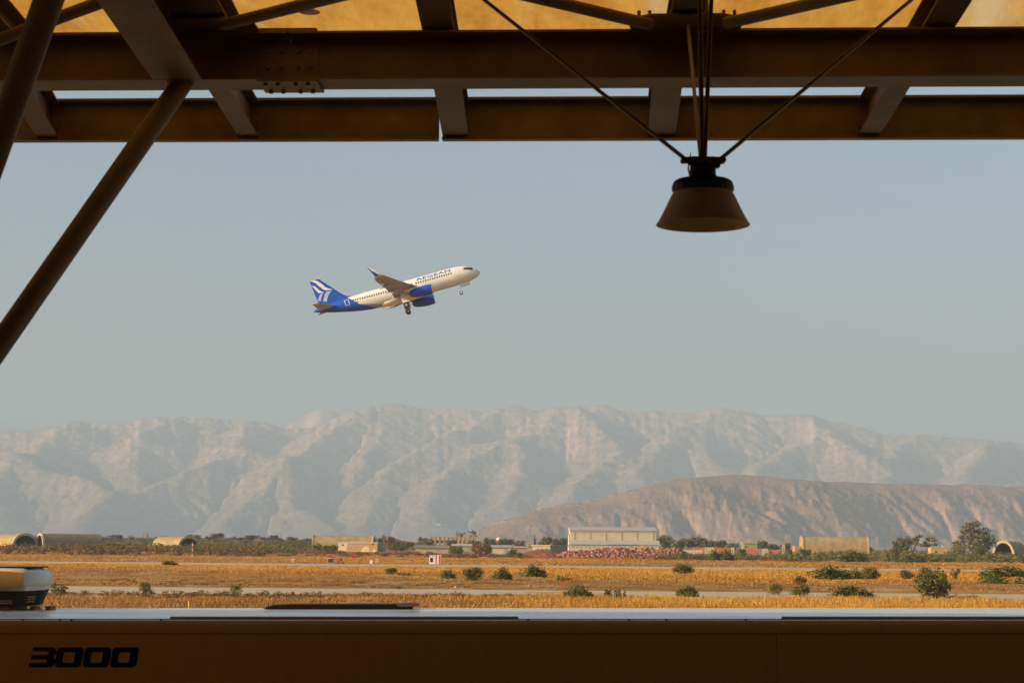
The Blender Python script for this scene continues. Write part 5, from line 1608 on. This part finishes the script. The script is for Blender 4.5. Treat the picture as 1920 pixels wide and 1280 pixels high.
# short brackets carrying the edge beam
def bar_i(p0, p1, w, h, tf, tw, name, up_off=0.0):
    """I section from p0 to p1 (underside centre line)"""
    p0, p1 = Vector(p0), Vector(p1)
    ax = (p1 - p0).normalized(); side = ax.cross(Vector((0, 0, 1))).normalized(); up = side.cross(ax).normalized()
    prof = ibeam(-w / 2, w / 2, 0, h, tf, tw)
    b = MB()
    rings = [[p + side * u + up * v for u, v in prof] for p in (p0, p1)]
    b.loft(rings, True, True)
    return b.build(name, STEEL, CR, bevel=0.003)
sl = -0.052
brackets = []
for (ax0, ax1, bx0, bx1) in [(15, 60, 70, 105), (391, 433, 446, 484), (813, 867, 834, 873), (1222, 1279, 1220, 1261), (1662, 1706, 1613, 1649), (-390, -350, -330, -290), (2075, 2120, 2010, 2050)]:
    pa = PC((ax0 + ax1) / 2, 166, mb_y1 + 0.02); pb = PC((bx0 + bx1) / 2, 255.5, eb_y)
    w = (ax1 - ax0) * mb_y1 / FPX
    pa.z = mb_z0 + 0.001; pb.z = eb_zl + 0.014
    pa = pa + (pa - pb).normalized() * 0.10
    pb = pb + (pb - pa).normalized() * 0.085
    bar_i(pa, pb, w, 0.29, 0.014, 0.010, 'bracket')
    brackets.append(((ax0 + ax1) / 2, pa.x))
    # end plate against the channel with four bolts
    s_ = 1 if pb.x < 0 else -1
    ep = MB().box(pb.x - w * .5, pb.x + w * .5, pb.y - 0.012, pb.y - 0.001, eb_z0 + tf + 0.003, eb_z1 - tf - 0.003).build('end_plate', STEEL, CR)
    for du in (-.42, .42):
        for dz in (.3, .7):
            zz = eb_z0 + (eb_z1 - eb_z0) * dz
            MB().tube((pb.x + du * w, pb.y - 0.03, zz), (pb.x + du * w, pb.y - 0.013, zz), 0.012, n=6).build('bolt', BOLT, ep)

# splice in the main beam
sx0, sx1 = PC(481, 100, YM).x, PC(592, 100, YM).x
yw = (YM + mb_y1) / 2
zt_, zb_ = PC(538, 84, yw).z, mb_z0 + 0.03
pl = MB().box(sx0, sx1, yw - 0.018, yw - 0.0065, zb_, mb_z1 - 0.045).build('splice_plate', STEEL, CR)
fp = MB().box(sx0 + .005, sx1 + .012, YM - 0.012, mb_y1 + 0.03, mb_z0 - 0.016, mb_z0 - 0.001).build('splice_plate', STEEL, CR)
tp = MB().box(sx0, sx1, YM + 0.01, mb_y1 - 0.01, mb_z1 + 0.001, mb_z1 + 0.024).build('splice_plate', STEEL, CR)
for u in (.14, .35, .65, .86):
    x = sx0 + u * (sx1 - sx0)
    for zz in (PC(538, 98, yw).z, PC(538, 127, yw).z):
        MB().tube((x, yw - 0.04, zz), (x, yw - 0.0185, zz), 0.016, n=6).build('bolt', BOLT, pl)
    for yy in (YM + 0.05, mb_y1 - 0.05):
        MB().tube((x, yy, mb_z0 - 0.038), (x, yy, mb_z0 - 0.0165), 0.016, n=6).build('bolt', BOLT, fp)

# rafter running back to the building, and the purlins on top
def back_to(pa, yb, dx_per_m=0.0):
    return Vector((pa.x + (pa.y - yb) * dx_per_m, yb, pa.z + (pa.y - yb) * 0.052))
SK = math.tan(YAW - R(1.4))
rp = PC(332, 149, YM); rp.z = mb_z0 + 0.002; rp.y = YM - 0.004
bar_i(rp, back_to(rp, -3.0, SK), 0.355, 0.42, 0.018, 0.012, 'rafter')
for px in (-1500, 2300):
    q = PC(px, 149, YM); q.z = mb_z0 + 0.002; q.y = YM - 0.004
    bar_i(q, back_to(q, -3.0, SK), 0.355, 0.42, 0.018, 0.012, 'rafter')
pz = mb_z1 + 0.026
PUR = []
for px in (-400, -10, 405, 820, 1285, 1765, 2200):
    q = PC(px, 55, YM); q.z = pz - 0.052 * 1.2; q.y = YM + 1.2; q.x -= 1.2 * SK
    bar_i(q, back_to(q, -3.0, SK), 0.235, 0.20, 0.012, 0.010, 'purlin')
    PUR.append(q.x)
# roof sheets lying on the purlins, each a slightly ribbed sheet of its own
SHEETS = []
DECK = mat('brown_roof_deck', (0.16, 0.085, 0.035), 0.8, 0.2, 0.6)
edges = [XL] + [a for a in np.arange(XL + 1.7, PUR[0] - .5, 1.7)] + PUR + [a for a in np.arange(PUR[-1] + 1.7, XR, 1.7)] + [XR]
for a, c in zip(edges[:-1], edges[1:]):
    for ya, yb in ((15.8, 12.6), (12.7, 8.0), (8.1, 3.0), (3.1, -3.0)):
        b = MB(); k = 8; top = []; bot = []
        za = pz + 0.203 + (YM - ya) * 0.052 + (0.02 if ya in (12.7, 3.1) else 0); zb2 = pz + 0.203 + (YM - yb) * 0.052 + (0.02 if ya in (12.7, 3.1) else 0)
        rows = []; tilt = 0.006 * (len(SHEETS) // 4 % 2); SHEETS.append(1)
        for i in range(k + 1):
            x = a - 0.03 + (c - a + 0.06) * i / k; r_ = tilt
            rows.append([(x, ya, za + r_), (x, yb, zb2 + r_)])
        b.loft(rows, False)
        b.build('roof_sheet', SHEET if ya > 13 else DECK, CR)
MB().lathe([(0.0, 0.0), (0.05, 0.0), (0.08, 0.006), (0.08, 0.012), (0, 0.012)], 20).build('light_spot_disc', mat('light_spot_white', (0.78, 0.74, 0.62), 0.5, 0.1, 3), CR, loc=PC(580, 25, Yl_for(580, 25, pz + 0.19 - 0.02)) )  # white disc stands in for a round spot of light on the sheet

# plan bracing tubes and the gusset in the middle
def tube_pc(a, b, r_, name='brace_tube'):
    return MB().tube(PC(*a), PC(*b), r_, n=14).build(name, STEEL, CR, True)
g0, g1 = PC(1182, 46, YM - .25), PC(1393, 46, YM - .25)
gz_ = mb_z1 + 0.004
MB().prism([(g0.x, YM + .02), (g0.x - .02, YM - .22), (g0.x + .14, YM - .34), (g1.x - .14, YM - .34), (g1.x + .02, YM - .22), (g1.x, YM + .02)], 'z', gz_, gz_ + 0.014).build('gusset_plate', STEEL, CR)
tube_pc((1218, 46, YM - .42), (760, -62, 11.9), 0.042)
tube_pc((1362, 44, YM - .42), (1830, -62, 11.9), 0.042)
tube_pc((418, 47, YM - .42), (800, -48, 12.2), 0.042)
g2 = PC(395, 46, YM - .25)
MB().prism([(g2.x - .3, YM + .02), (g2.x - .3, YM - .3), (g2.x + .12, YM - .34), (g2.x + .3, YM - .2), (g2.x + .3, YM + .02)], 'z', gz_, gz_ + 0.014).build('gusset_plate', STEEL, CR)
tube_pc((-120, 118, YM - .5), (235, -12, 13.0), 0.045)
for gx_, sgn in ((g0.x + .06, -1), (g1.x - .06, 1)):
    for k in range(2):
        MB().tube((gx_ - sgn * k * .075, YM - .28, gz_ + .014), (gx_ - sgn * k * .075, YM - .28, gz_ + .05), 0.013, n=6).build('bolt', BOLT, CR)
# hanger bracket over the lamp
h0 = PC(1300, 20, YM - .1)
MB().box(h0.x - .10, h0.x + .10, YM - .30, YM - .02, gz_ + 0.016, gz_ + 0.16).build('hanger_block', STEEL, CR, bevel=0.005)

# raking tubes on the left and the column they spring from
node = PC(-283, 1050, 11.6)
tube_pc((346, 150, 14.12), (-283, 1050, 11.6), 0.077, 'raking_strut')
tube_pc((120, -80, 9.8), (-283, 1050, 11.6), 0.077, 'raking_strut')
MB().tube((node.x, node.y, -0.1), (node.x, node.y, node.z + 0.15), 0.17, n=20).build('column', STEEL, CR, True)
MB().lathe([(0.0, .12), (.30, .12), (.30, 0), (.0, 0)], 20, (node.x, node.y, node.z)).build('column_head', STEEL, CR)
cap = PC(338, 163, YM + .1)
MB().lathe([(0.0, 0), (.10, 0), (.10, 0.014), (0, .014)], 18, (cap.x, cap.y, mb_z0 - 0.016)).build('strut_cap', STEEL, CR)
# unseen terminal wall behind the camera, added for shade and warm bounce
MB().box(XL - 22, XR + 14, -3.6, -3.0, -0.1, 13).build('back_wall', WALL_W, CR)

# ------------------------------------------------------------------ the hanging lamp
def lamp():
    D = 10.5; k = D / FPX
    c = P(1318, 420, D)
    r = empty('hanging_lamp', c, 0, 'dark bell-shaped industrial lamp hung on thin rods from the canopy', 'lamp')
    n = NT('aged_reflector'); v = n.coord('Object')
    a = n.noise(v, 7, 5, 0.65)
    n.col(n.ramp(a, [(0.3, (0.52, 0.40, 0.25)), (0.55, (0.66, 0.52, 0.34)), (0.8, (0.72, 0.60, 0.42))])); n.bump(n.noise(v, 60, 3), 0.1, 0.002)
    REFL = n.set(0.5, 0, 0.4)
    BLK = mat('black_cast_housing', (0.012, 0.013, 0.016), 0.5, 0.3, 12)
    ROD = mat('rod_steel', (0.20, 0.115, 0.05), 0.5, 0.25, 6, metal=0.2)
    PLATE = mat('rusted_plate', (0.11, 0.075, 0.045), 0.7, 0.3, 14)
    out = [(.157, .172), (.170, .150), (.188, .112), (.207, .072), (.226, .034), (.240, .010), (.2485, -.002), (.2500, -.006)]
    inn = [(r_ - .004, z - .001) for r_, z in out[::-1]]
    MB().lathe([(.05, .176), (.15, .176)] + out + inn + [(.14, .166), (.0, .166)], 56).build('reflector', REFL, r, True)
    MB().lathe([(.0, .20), (.158, .172), (.163, .178), (.163, .205), (.156, .226), (.142, .236), (.100, .240), (.076, .250), (.070, .270), (.069, .310), (.062, .318), (.0, .320)], 48).build('gear_housing', BLK, r, True)
    for q in range(24):
        a = 2 * math.pi * q / 24
        Mx = Matrix.Rotation(a, 4, 'Z')
        b = MB(); b.prism([(.068, .242), (.142, .236), (.158, .222), (.166, .20), (.166, .178), (.160, .178), (.150, .224), (.068, .236)], 'y', -.004, .004)
        b.v = [Mx @ Vector(v_) for v_ in b.v]
        b.build('cooling_fin', BLK, r)
    # hub: plate with eared ends, junction box, stirrup
    zz = .345
    pl = MB()
    pl.prism([(-.118, zz - .012), (-.105, zz - .017), (-.06, zz - .013), (.06, zz - .013), (.105, zz - .017), (.122, zz - .008), (.122, zz + .004), (.105, zz + .012), (.05, zz + .016), (-.05, zz + .016), (-.10, zz + .012), (-.118, zz + .004)], 'y', -.03, .03)
    hub = pl.build('hub_plate', PLATE, r, bevel=0.003)
    MB().box(.018, .092, -.035, .035, .306, .3595).build('junction_box', PLATE, r, bevel=0.006)
    MB().box(-.080, -.012, -.02, .02, .318, .356).build('stirrup', BLK, r, bevel=0.004)
    MB().tube((0, 0, .315), (0, 0, .375), .022, n=12).build('stem', BLK, r)
    MB().path([(-.052, 0, .352), (-.075, .0, .330), (-.078, 0, .30), (-.070, 0, .262), (-.060, 0, .238)], .005, 6).build('cable', BLK, r, True)
    MB().path([(-.070, 0, .35), (-.067, .0, .318), (-.062, 0, .30)], .003, 6).build('cable', BLK, r, True)
    MB().tube((-.066, 0, .358), (-.066, 0, .388), .004, .002, n=6).build('cable_tie', BLK, r)
    for sx in (-.109, .112): MB().tube((sx, -.036, zz - .002), (sx, .036, zz - .002), .011, n=8).build('pivot_bolt', BLK, r)
    zr = pz + 0.06
    for (a, px, py, Dd, rr, m_) in [((-.100, 0, zz + .010), 905, -2, 12.0, .0085, ROD), ((.098, 0, zz + .010), 1702, 6, 12.2, .0085, ROD), ((-.014, -.02, zz + .014), 1290, 48, 13.6, .0085, ROD), ((-.004, .0, zz + .014), 1312, -8, 11.2, .0105, ROD),
                             ((.010, .0, zz + .014), 1334, -8, 11.0, .0095, ROD)]:
        e = P(px, py, Dd)
        p0 = Vector(a); p1 = e - c
        # carry the rod on to the purlin level
        t = (zr + (YM - Dd) * 0.05 - c.z - p0.z) / max(p1.z - p0.z, .01)
        if py < 10: p1 = p0 + (p1 - p0) * max(1.0, min(t, 1.6))
        MB().tube(p0, p1, rr * 1.35, n=8).build('rod', m_, r, True)
lamp()

# ------------------------------------------------------------------ the apron bus below
def bus():
    D = 21.0; k = D / FPX
    o = P(960, 1161, D)
    r = empty('airport_bus', o, 0, 'long white airport bus with black 3000 numerals along its roof edge', 'bus')
    r.rotation_euler = (0, -ROLL, 0)
    n = NT('bus_side_shade'); v = n.coord('Object')
    st = n.noise(n.coord('Object', (6, 1, 0.35)), 1.5, 5, 0.6); bl = n.noise(v, 0.8, 4)
    c = n.mix(n.ramp(st, [(0.45, 0.0), (0.75, 0.5)]), (0.15, 0.063, 0.008), (0.115, 0.044, 0.005))  # sides of the white bus coloured brown, with their shade in the paint
    n.col(c); n.set(0.5, 0, 0.15); SIDE_SHADE = n.m
    n = NT('bus_roof_paint'); v = n.coord('Object', (0.4, 2, 1))
    c = n.mix(n.ramp(n.noise(v, 2.5, 5), [(0.4, 0.0), (0.7, 0.6)]), (0.66, 0.64, 0.60), (0.50, 0.47, 0.42))
    n.col(c); n.set(n.ramp(n.noise(v, 1.2, 4), [(0.3, 0.16), (0.7, 0.32)]), 0, 0.5); ROOF = n.m
    TRIM = mat('brown_trim', (0.17, 0.085, 0.03), 0.6, 0.2, 2)
    BLK = mat('black_plastic', (0.006, 0.006, 0.007), 0.7, 0.3, 4, spec=0.15)
    GRILLE = mat('dark_grille', (0.045, 0.036, 0.022), 0.8, 0.3, 6, spec=0.1)
    SHELL = mat('white_gel_coat', (0.66, 0.56, 0.40), 0.35, 0.06, 1.5)
    DOTM = mat('vent_glint_tan', (0.55, 0.33, 0.20), 0.4, 0.2, 9)  # pale dots stand in for sunlight showing through the grille
    X0, X1 = -8.4, 6.4
    def bx(px, y=0.0): return (px - 960) * (D + y) / FPX * 0.9905
    # roof: shallow dome, rounded shoulder
    prof = [(0.000, -0.140), (0.000, -0.060), (0.012, -0.030), (0.040, -0.008), (0.085, 0.000), (0.30, 0.020), (0.70, 0.047), (1.15, 0.063), (1.5, 0.066), (1.85, 0.063), (2.3, 0.047), (2.7, 0.020), (2.915, 0.0), (2.96, -0.008), (2.988, -0.03), (3.0, -0.06), (3.0, -0.14)]
    b = MB(); b.m = 0
    ring = lambda x: [(x, y, z) for y, z in prof]
    xs_ = np.linspace(X0, X1, 24)
    b.loft([ring(x) for x in xs_], False)
    b.add(ring(X0), [tuple(range(len(prof)))]); b.add(ring(X1), [tuple(range(len(prof) - 1, -1, -1))])
    ro = b.build('roof', [ROOF, SIDE_SHADE], r, True)
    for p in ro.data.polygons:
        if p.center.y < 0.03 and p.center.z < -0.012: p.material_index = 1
    MB().box(X0, X1, 0.0605, 0.080, 0.0002, 0.007).build('gutter_lip', SIDE_SHADE, r)
    # side: two long panels meeting at a narrow joint, then the window band
    jx = bx(1456)
    for a, c in ((X0, jx - 0.002), (jx + 0.002, X1)):
        MB().box(a, c, 0.006, 0.04, -0.86, -0.143).build('side_panel', SIDE_SHADE, r, bevel=0.002)
    zg = gz(0, D) - o.z
    MB().box(X0 + .02, X1 - .02, 0.05, 2.95, zg + 0.35, -0.145).build('body', SIDE_SHADE, r)
    MB().box(X0, X1, 0.0, 0.04, zg + 0.35, -2.02).build('skirt_panel', SIDE_SHADE, r, bevel=0.004)
    for i in range(9):
        a = X0 + 0.15 + i * 1.62
        w = MB().box(a, a + 1.5, 0.02, 0.045, -1.98, -0.89).build('window', GLASSD, r)
        MB().box(a - 0.03, a - 0.002, 0.012, 0.044, -2.0, -0.88).build('frame', BLK, w)
    for xw in (X0 + 2.2, X1 - 2.6):
        for yy in (0.0, 2.6):
            t = MB().tube((xw, yy + .02, zg + 0.46), (xw, yy + .38, zg + 0.46), 0.46, n=26).build('wheel', BLACKR, r, True)
            MB().tube((xw, yy - 0.002, zg + 0.46), (xw, yy + .01, zg + 0.46), 0.25, n=20).build('rim', GREY_MET, t, True)
    # raised strips along the roof edge
    for a, c in ((316, 972), (1468, 2040)):
        MB().box(bx(a), bx(c), 0.086, 0.112, -0.012, 0.030).build('edge_strip', TRIM, r, bevel=0.003)
    for px in (40, 110, 132, 300, 990, 1180, 1400, 1250):
        MB().tube((bx(px), 0.046, -0.007), (bx(px), 0.040, 0.004), 0.010, n=8).build('rivet', BLK, r)
    # the dark hatch on the crown of the roof
    hy = 1.55
    b = MB(); hx0, hx1 = bx(496, hy), bx(772, hy)
    b.prism([(hx0, .078), (hx0 + .10, .108), (hx0 + .3, .116), (hx1 - .06, .118), (hx1, .105), (hx1 + .02, .082), (hx1, .068), (hx0 + .1, .066)], 'y', hy - 0.25, hy + 0.25)
    h = b.build('roof_hatch', BLK, r, bevel=0.008)
    b = MB(); b.prism([(bx(745, hy), .112), (bx(752, hy), .130), (bx(768, hy), .136), (bx(783, hy), .128), (bx(788, hy), .112), (bx(783, hy), .095), (bx(752, hy), .095)], 'y', hy - 0.27, hy + .1)
    b.build('latch_cover', mat('grey_latch', (0.07, 0.06, 0.055), 0.55, 0.3, 3), h, bevel=0.006)
    b = MB(); b.prism([(bx(768, hy), .1365), (bx(781, hy), .1365), (bx(789, hy), .118), (bx(786, hy), .106), (bx(777, hy), .124)], 'y', hy - 0.275, hy - .20)
    b.build('red_reflector', mat('dark_red_plastic', (0.16, 0.03, 0.025), 0.4, 0.2, 3), h)
    # roof air conditioner
    ac = MB()
    yf = 0.9; zz = lambda py, y=yf: (1161 - py) * k + ((D + y) / D - 1) * (1022 - py) * k
    xx = lambda px, y=yf: bx(px - 11, y)
    XA = X0 + 0.35
    plan = [(XA, yf), (xx(20), yf), (xx(53), yf), (xx(62), yf + .05), (xx(93, yf + .5), yf + .55), (xx(97.5, yf + .7), yf + .75), (xx(97.5, yf + .9), yf + 1.2), (XA, yf + 1.2)]
    zbot = [zz(1150), zz(1106), zz(1098.5), zz(1098), zz(1097), zz(1097), zz(1097), zz(1097)]
    ztop = [zz(1071)] * 2 + [zz(1074)] + [zz(1075)] + [zz(1080)] + [zz(1081)] + [zz(1081)] + [zz(1071)]
    def inset(P_, d):
        cx_ = sum(p[0] for p in P_) / len(P_); cy_ = yf + .6
        return [(p[0] - math.copysign(d, p[0] - cx_), p[1] - math.copysign(d, p[1] - cy_)) for p in P_]
    r1 = [(p[0], p[1], z) for p, z in zip(plan, zbot)]
    r2 = [(p[0], p[1], z) for p, z in zip(plan, ztop)]
    i1 = inset(plan, .025); i2 = inset(plan, .09)
    r3 = [(p[0], p[1], z + .03) for p, z in zip(i1, ztop)]
    r4 = [(p[0], p[1], zz(1066.5)) for p in i2]
    ac.loft([r1, r2, r3, r4], True, True)
    a_ = ac.build('air_conditioner', SHELL, r, True)
    front_tint = MB(); front_tint.prism([(XA + .02, zz(1149)), (xx(20), zz(1106) + .003), (xx(51.5), zz(1099)), (xx(51.5), zz(1074.5)), (xx(20), zz(1071.5)), (XA + .02, zz(1071.5))], 'y', yf - .004, yf - .0005)  # tan overlay: the brown shade on the front is put into its colour
    front_tint.build('front_shade_tint', mat('front_shade_tan', (0.30, 0.16, 0.035), 0.5, 0.15, 1.5), a_)
    # lip under the shell, then the dark perforated body
    lip = MB()
    pl2 = [(XA, yf + .03), (xx(30), yf + .03), (xx(54), yf + .03), (xx(58), yf + .06), (xx(90, yf + .5), yf + .56), (xx(94, yf + .7), yf + .76), (xx(94, yf + .9), yf + 1.17), (XA, yf + 1.17)]
    lip.loft([[(p[0], p[1], zz(1108)) for p in pl2], [(p[0], p[1], zz(1097.5)) for p in pl2]], True, True)
    lip.build('lower_lip', SHELL, a_)
    bt = [(XA, yf + .05), (xx(30), yf + .05), (xx(53), yf + .05), (xx(57), yf + .08), (xx(89, yf + .5), yf + .57), (xx(93, yf + .7), yf + .77), (xx(93, yf + .9), yf + 1.15), (XA, yf + 1.15)]
    bb = [(XA, yf + .12), (xx(20), yf + .12), (xx(42), yf + .12), (xx(45), yf + .15), (xx(78, yf + .5), yf + .6), (xx(82, yf + .7), yf + .78), (xx(82, yf + .9), yf + 1.1), (XA, yf + 1.1)]
    b = MB(); b.loft([[(p[0], p[1], zz(1137.5)) for p in bb], [(p[0], p[1], zz(1108) - .001) for p in bt]], True, True)
    gb = b.build('grille', GRILLE, a_)
    for row in range(2):
        for q in range(14):
            px = 26 - q * 4.3 + row * 1.5; py = 1127 + row * 4
            x = xx(px); z = zz(py)
            MB().box(x - .006, x + .006, yf + .052 + .07 * (py - 1108) / 30, yf + .09, z - .007, z + .007).build('vent_glint', DOTM, gb)
    for row in range(3):
        for q in range(4):
            u = 0.2 + q * .12; py = 1120 + row * 4.5; f = (py - 1108) / 29.5
            p = Vector((bt[3][0] + (bb[3][0] - bt[3][0]) * f, bt[3][1] + (bb[3][1] - bt[3][1]) * f, zz(py)))
            e = Vector((bt[4][0] + (bb[4][0] - bt[4][0]) * f, bt[4][1] + (bb[4][1] - bt[4][1]) * f, zz(py)))
            c_ = p.lerp(e, u)
            MB().box(c_.x - .007, c_.x + .012, c_.y - .012, c_.y + .01, c_.z - .008, c_.z + .008).build('vent_glint', DOTM, gb)
    for px in (44, 74):
        MB().box(xx(px, .5) - .03, xx(px, .5) + .03, yf + .25, yf + .5, 0.055, zz(1137.5) - .001).build('foot', TRIM, a_)
    MB().box(XA + .3, xx(20), yf + .15, yf + 1.0, 0.045, zz(1137.5) - .002).build('foot', TRIM, a_)
    MB().box(XA + .1, xx(60), yf + .14, yf + 1.0, zz(1066.5) + .001, zz(1064.2)).build('top_cover', BLK, a_, bevel=0.004)

    # the numerals: bold slanted outlines with real counters, a thin film on the paint
    def glyph(outer, holes, dx):
        cu = bpy.data.curves.new('numeral', 'CURVE'); cu.dimensions = '2D'; cu.fill_mode = 'BOTH'
        for poly in [outer] + holes:
            sp = cu.splines.new('POLY'); sp.points.add(len(poly) - 1); sp.use_cyclic_u = True
            for p_, (u, v_) in zip(sp.points, poly): p_.co = (u + 0.16 * v_ + dx, v_, 0, 1)
        ob = bpy.data.objects.new('numeral', cu); COL.objects.link(ob)
        bpy.context.view_layer.update()
        me = bpy.data.meshes.new_from_object(ob.evaluated_get(bpy.context.evaluated_depsgraph_get()))
        bpy.data.objects.remove(ob)
        return me
    def rrect(x0, x1, y0, y1, rr, n_=5):
        out = []
        for cx_, cy_, a0 in ((x1 - rr, y0 + rr, -90), (x1 - rr, y1 - rr, 0), (x0 + rr, y1 - rr, 90), (x0 + rr, y0 + rr, 180)):
            for j in range(n_ + 1):
                a = R(a0 + 90 * j / n_); out.append((cx_ + rr * math.cos(a), cy_ + rr * math.sin(a)))
        return out
    Hn, Wn = 1.0, 1.33
    zero = (rrect(0, Wn, 0, Hn, .2), [rrect(.36, .93, .24, .76, .09)])
    three = ([(0, 0), (1.05, 0), (1.2, .06), (1.28, .2), (1.28, .38), (1.2, .47), (1.13, .5), (1.2, .55), (1.26, .64), (1.26, .80), (1.18, .94), (1.03, 1.0), (.05, 1.0), (.05, .80), (.78, .80), (.86, .76), (.86, .66), (.78, .62), (.05, .62), (.05, .40), (.78, .40), (.87, .36), (.87, .27), (.78, .23), (0, .23)], [])
    s_ = (1248.5 - 1211.5) * k
    for i, (gl, px) in enumerate(((three, 55), (zero, 103), (zero, 155), (zero, 206.5))):
        me = glyph(gl[0], gl[1], 0)
        me.materials.clear(); me.materials.append(mat('black_vinyl', (0.003, 0.003, 0.003), 0.9, 0.1, 4, spec=0.05))
        ob = link('numeral', me, r)
        ob.scale = (s_ * 1.0, s_, s_); ob.rotation_euler = (R(90), 0, 0)
        ob.location = (bx(px) , 0.004, (1161 - 1248.5) * k)
bus()
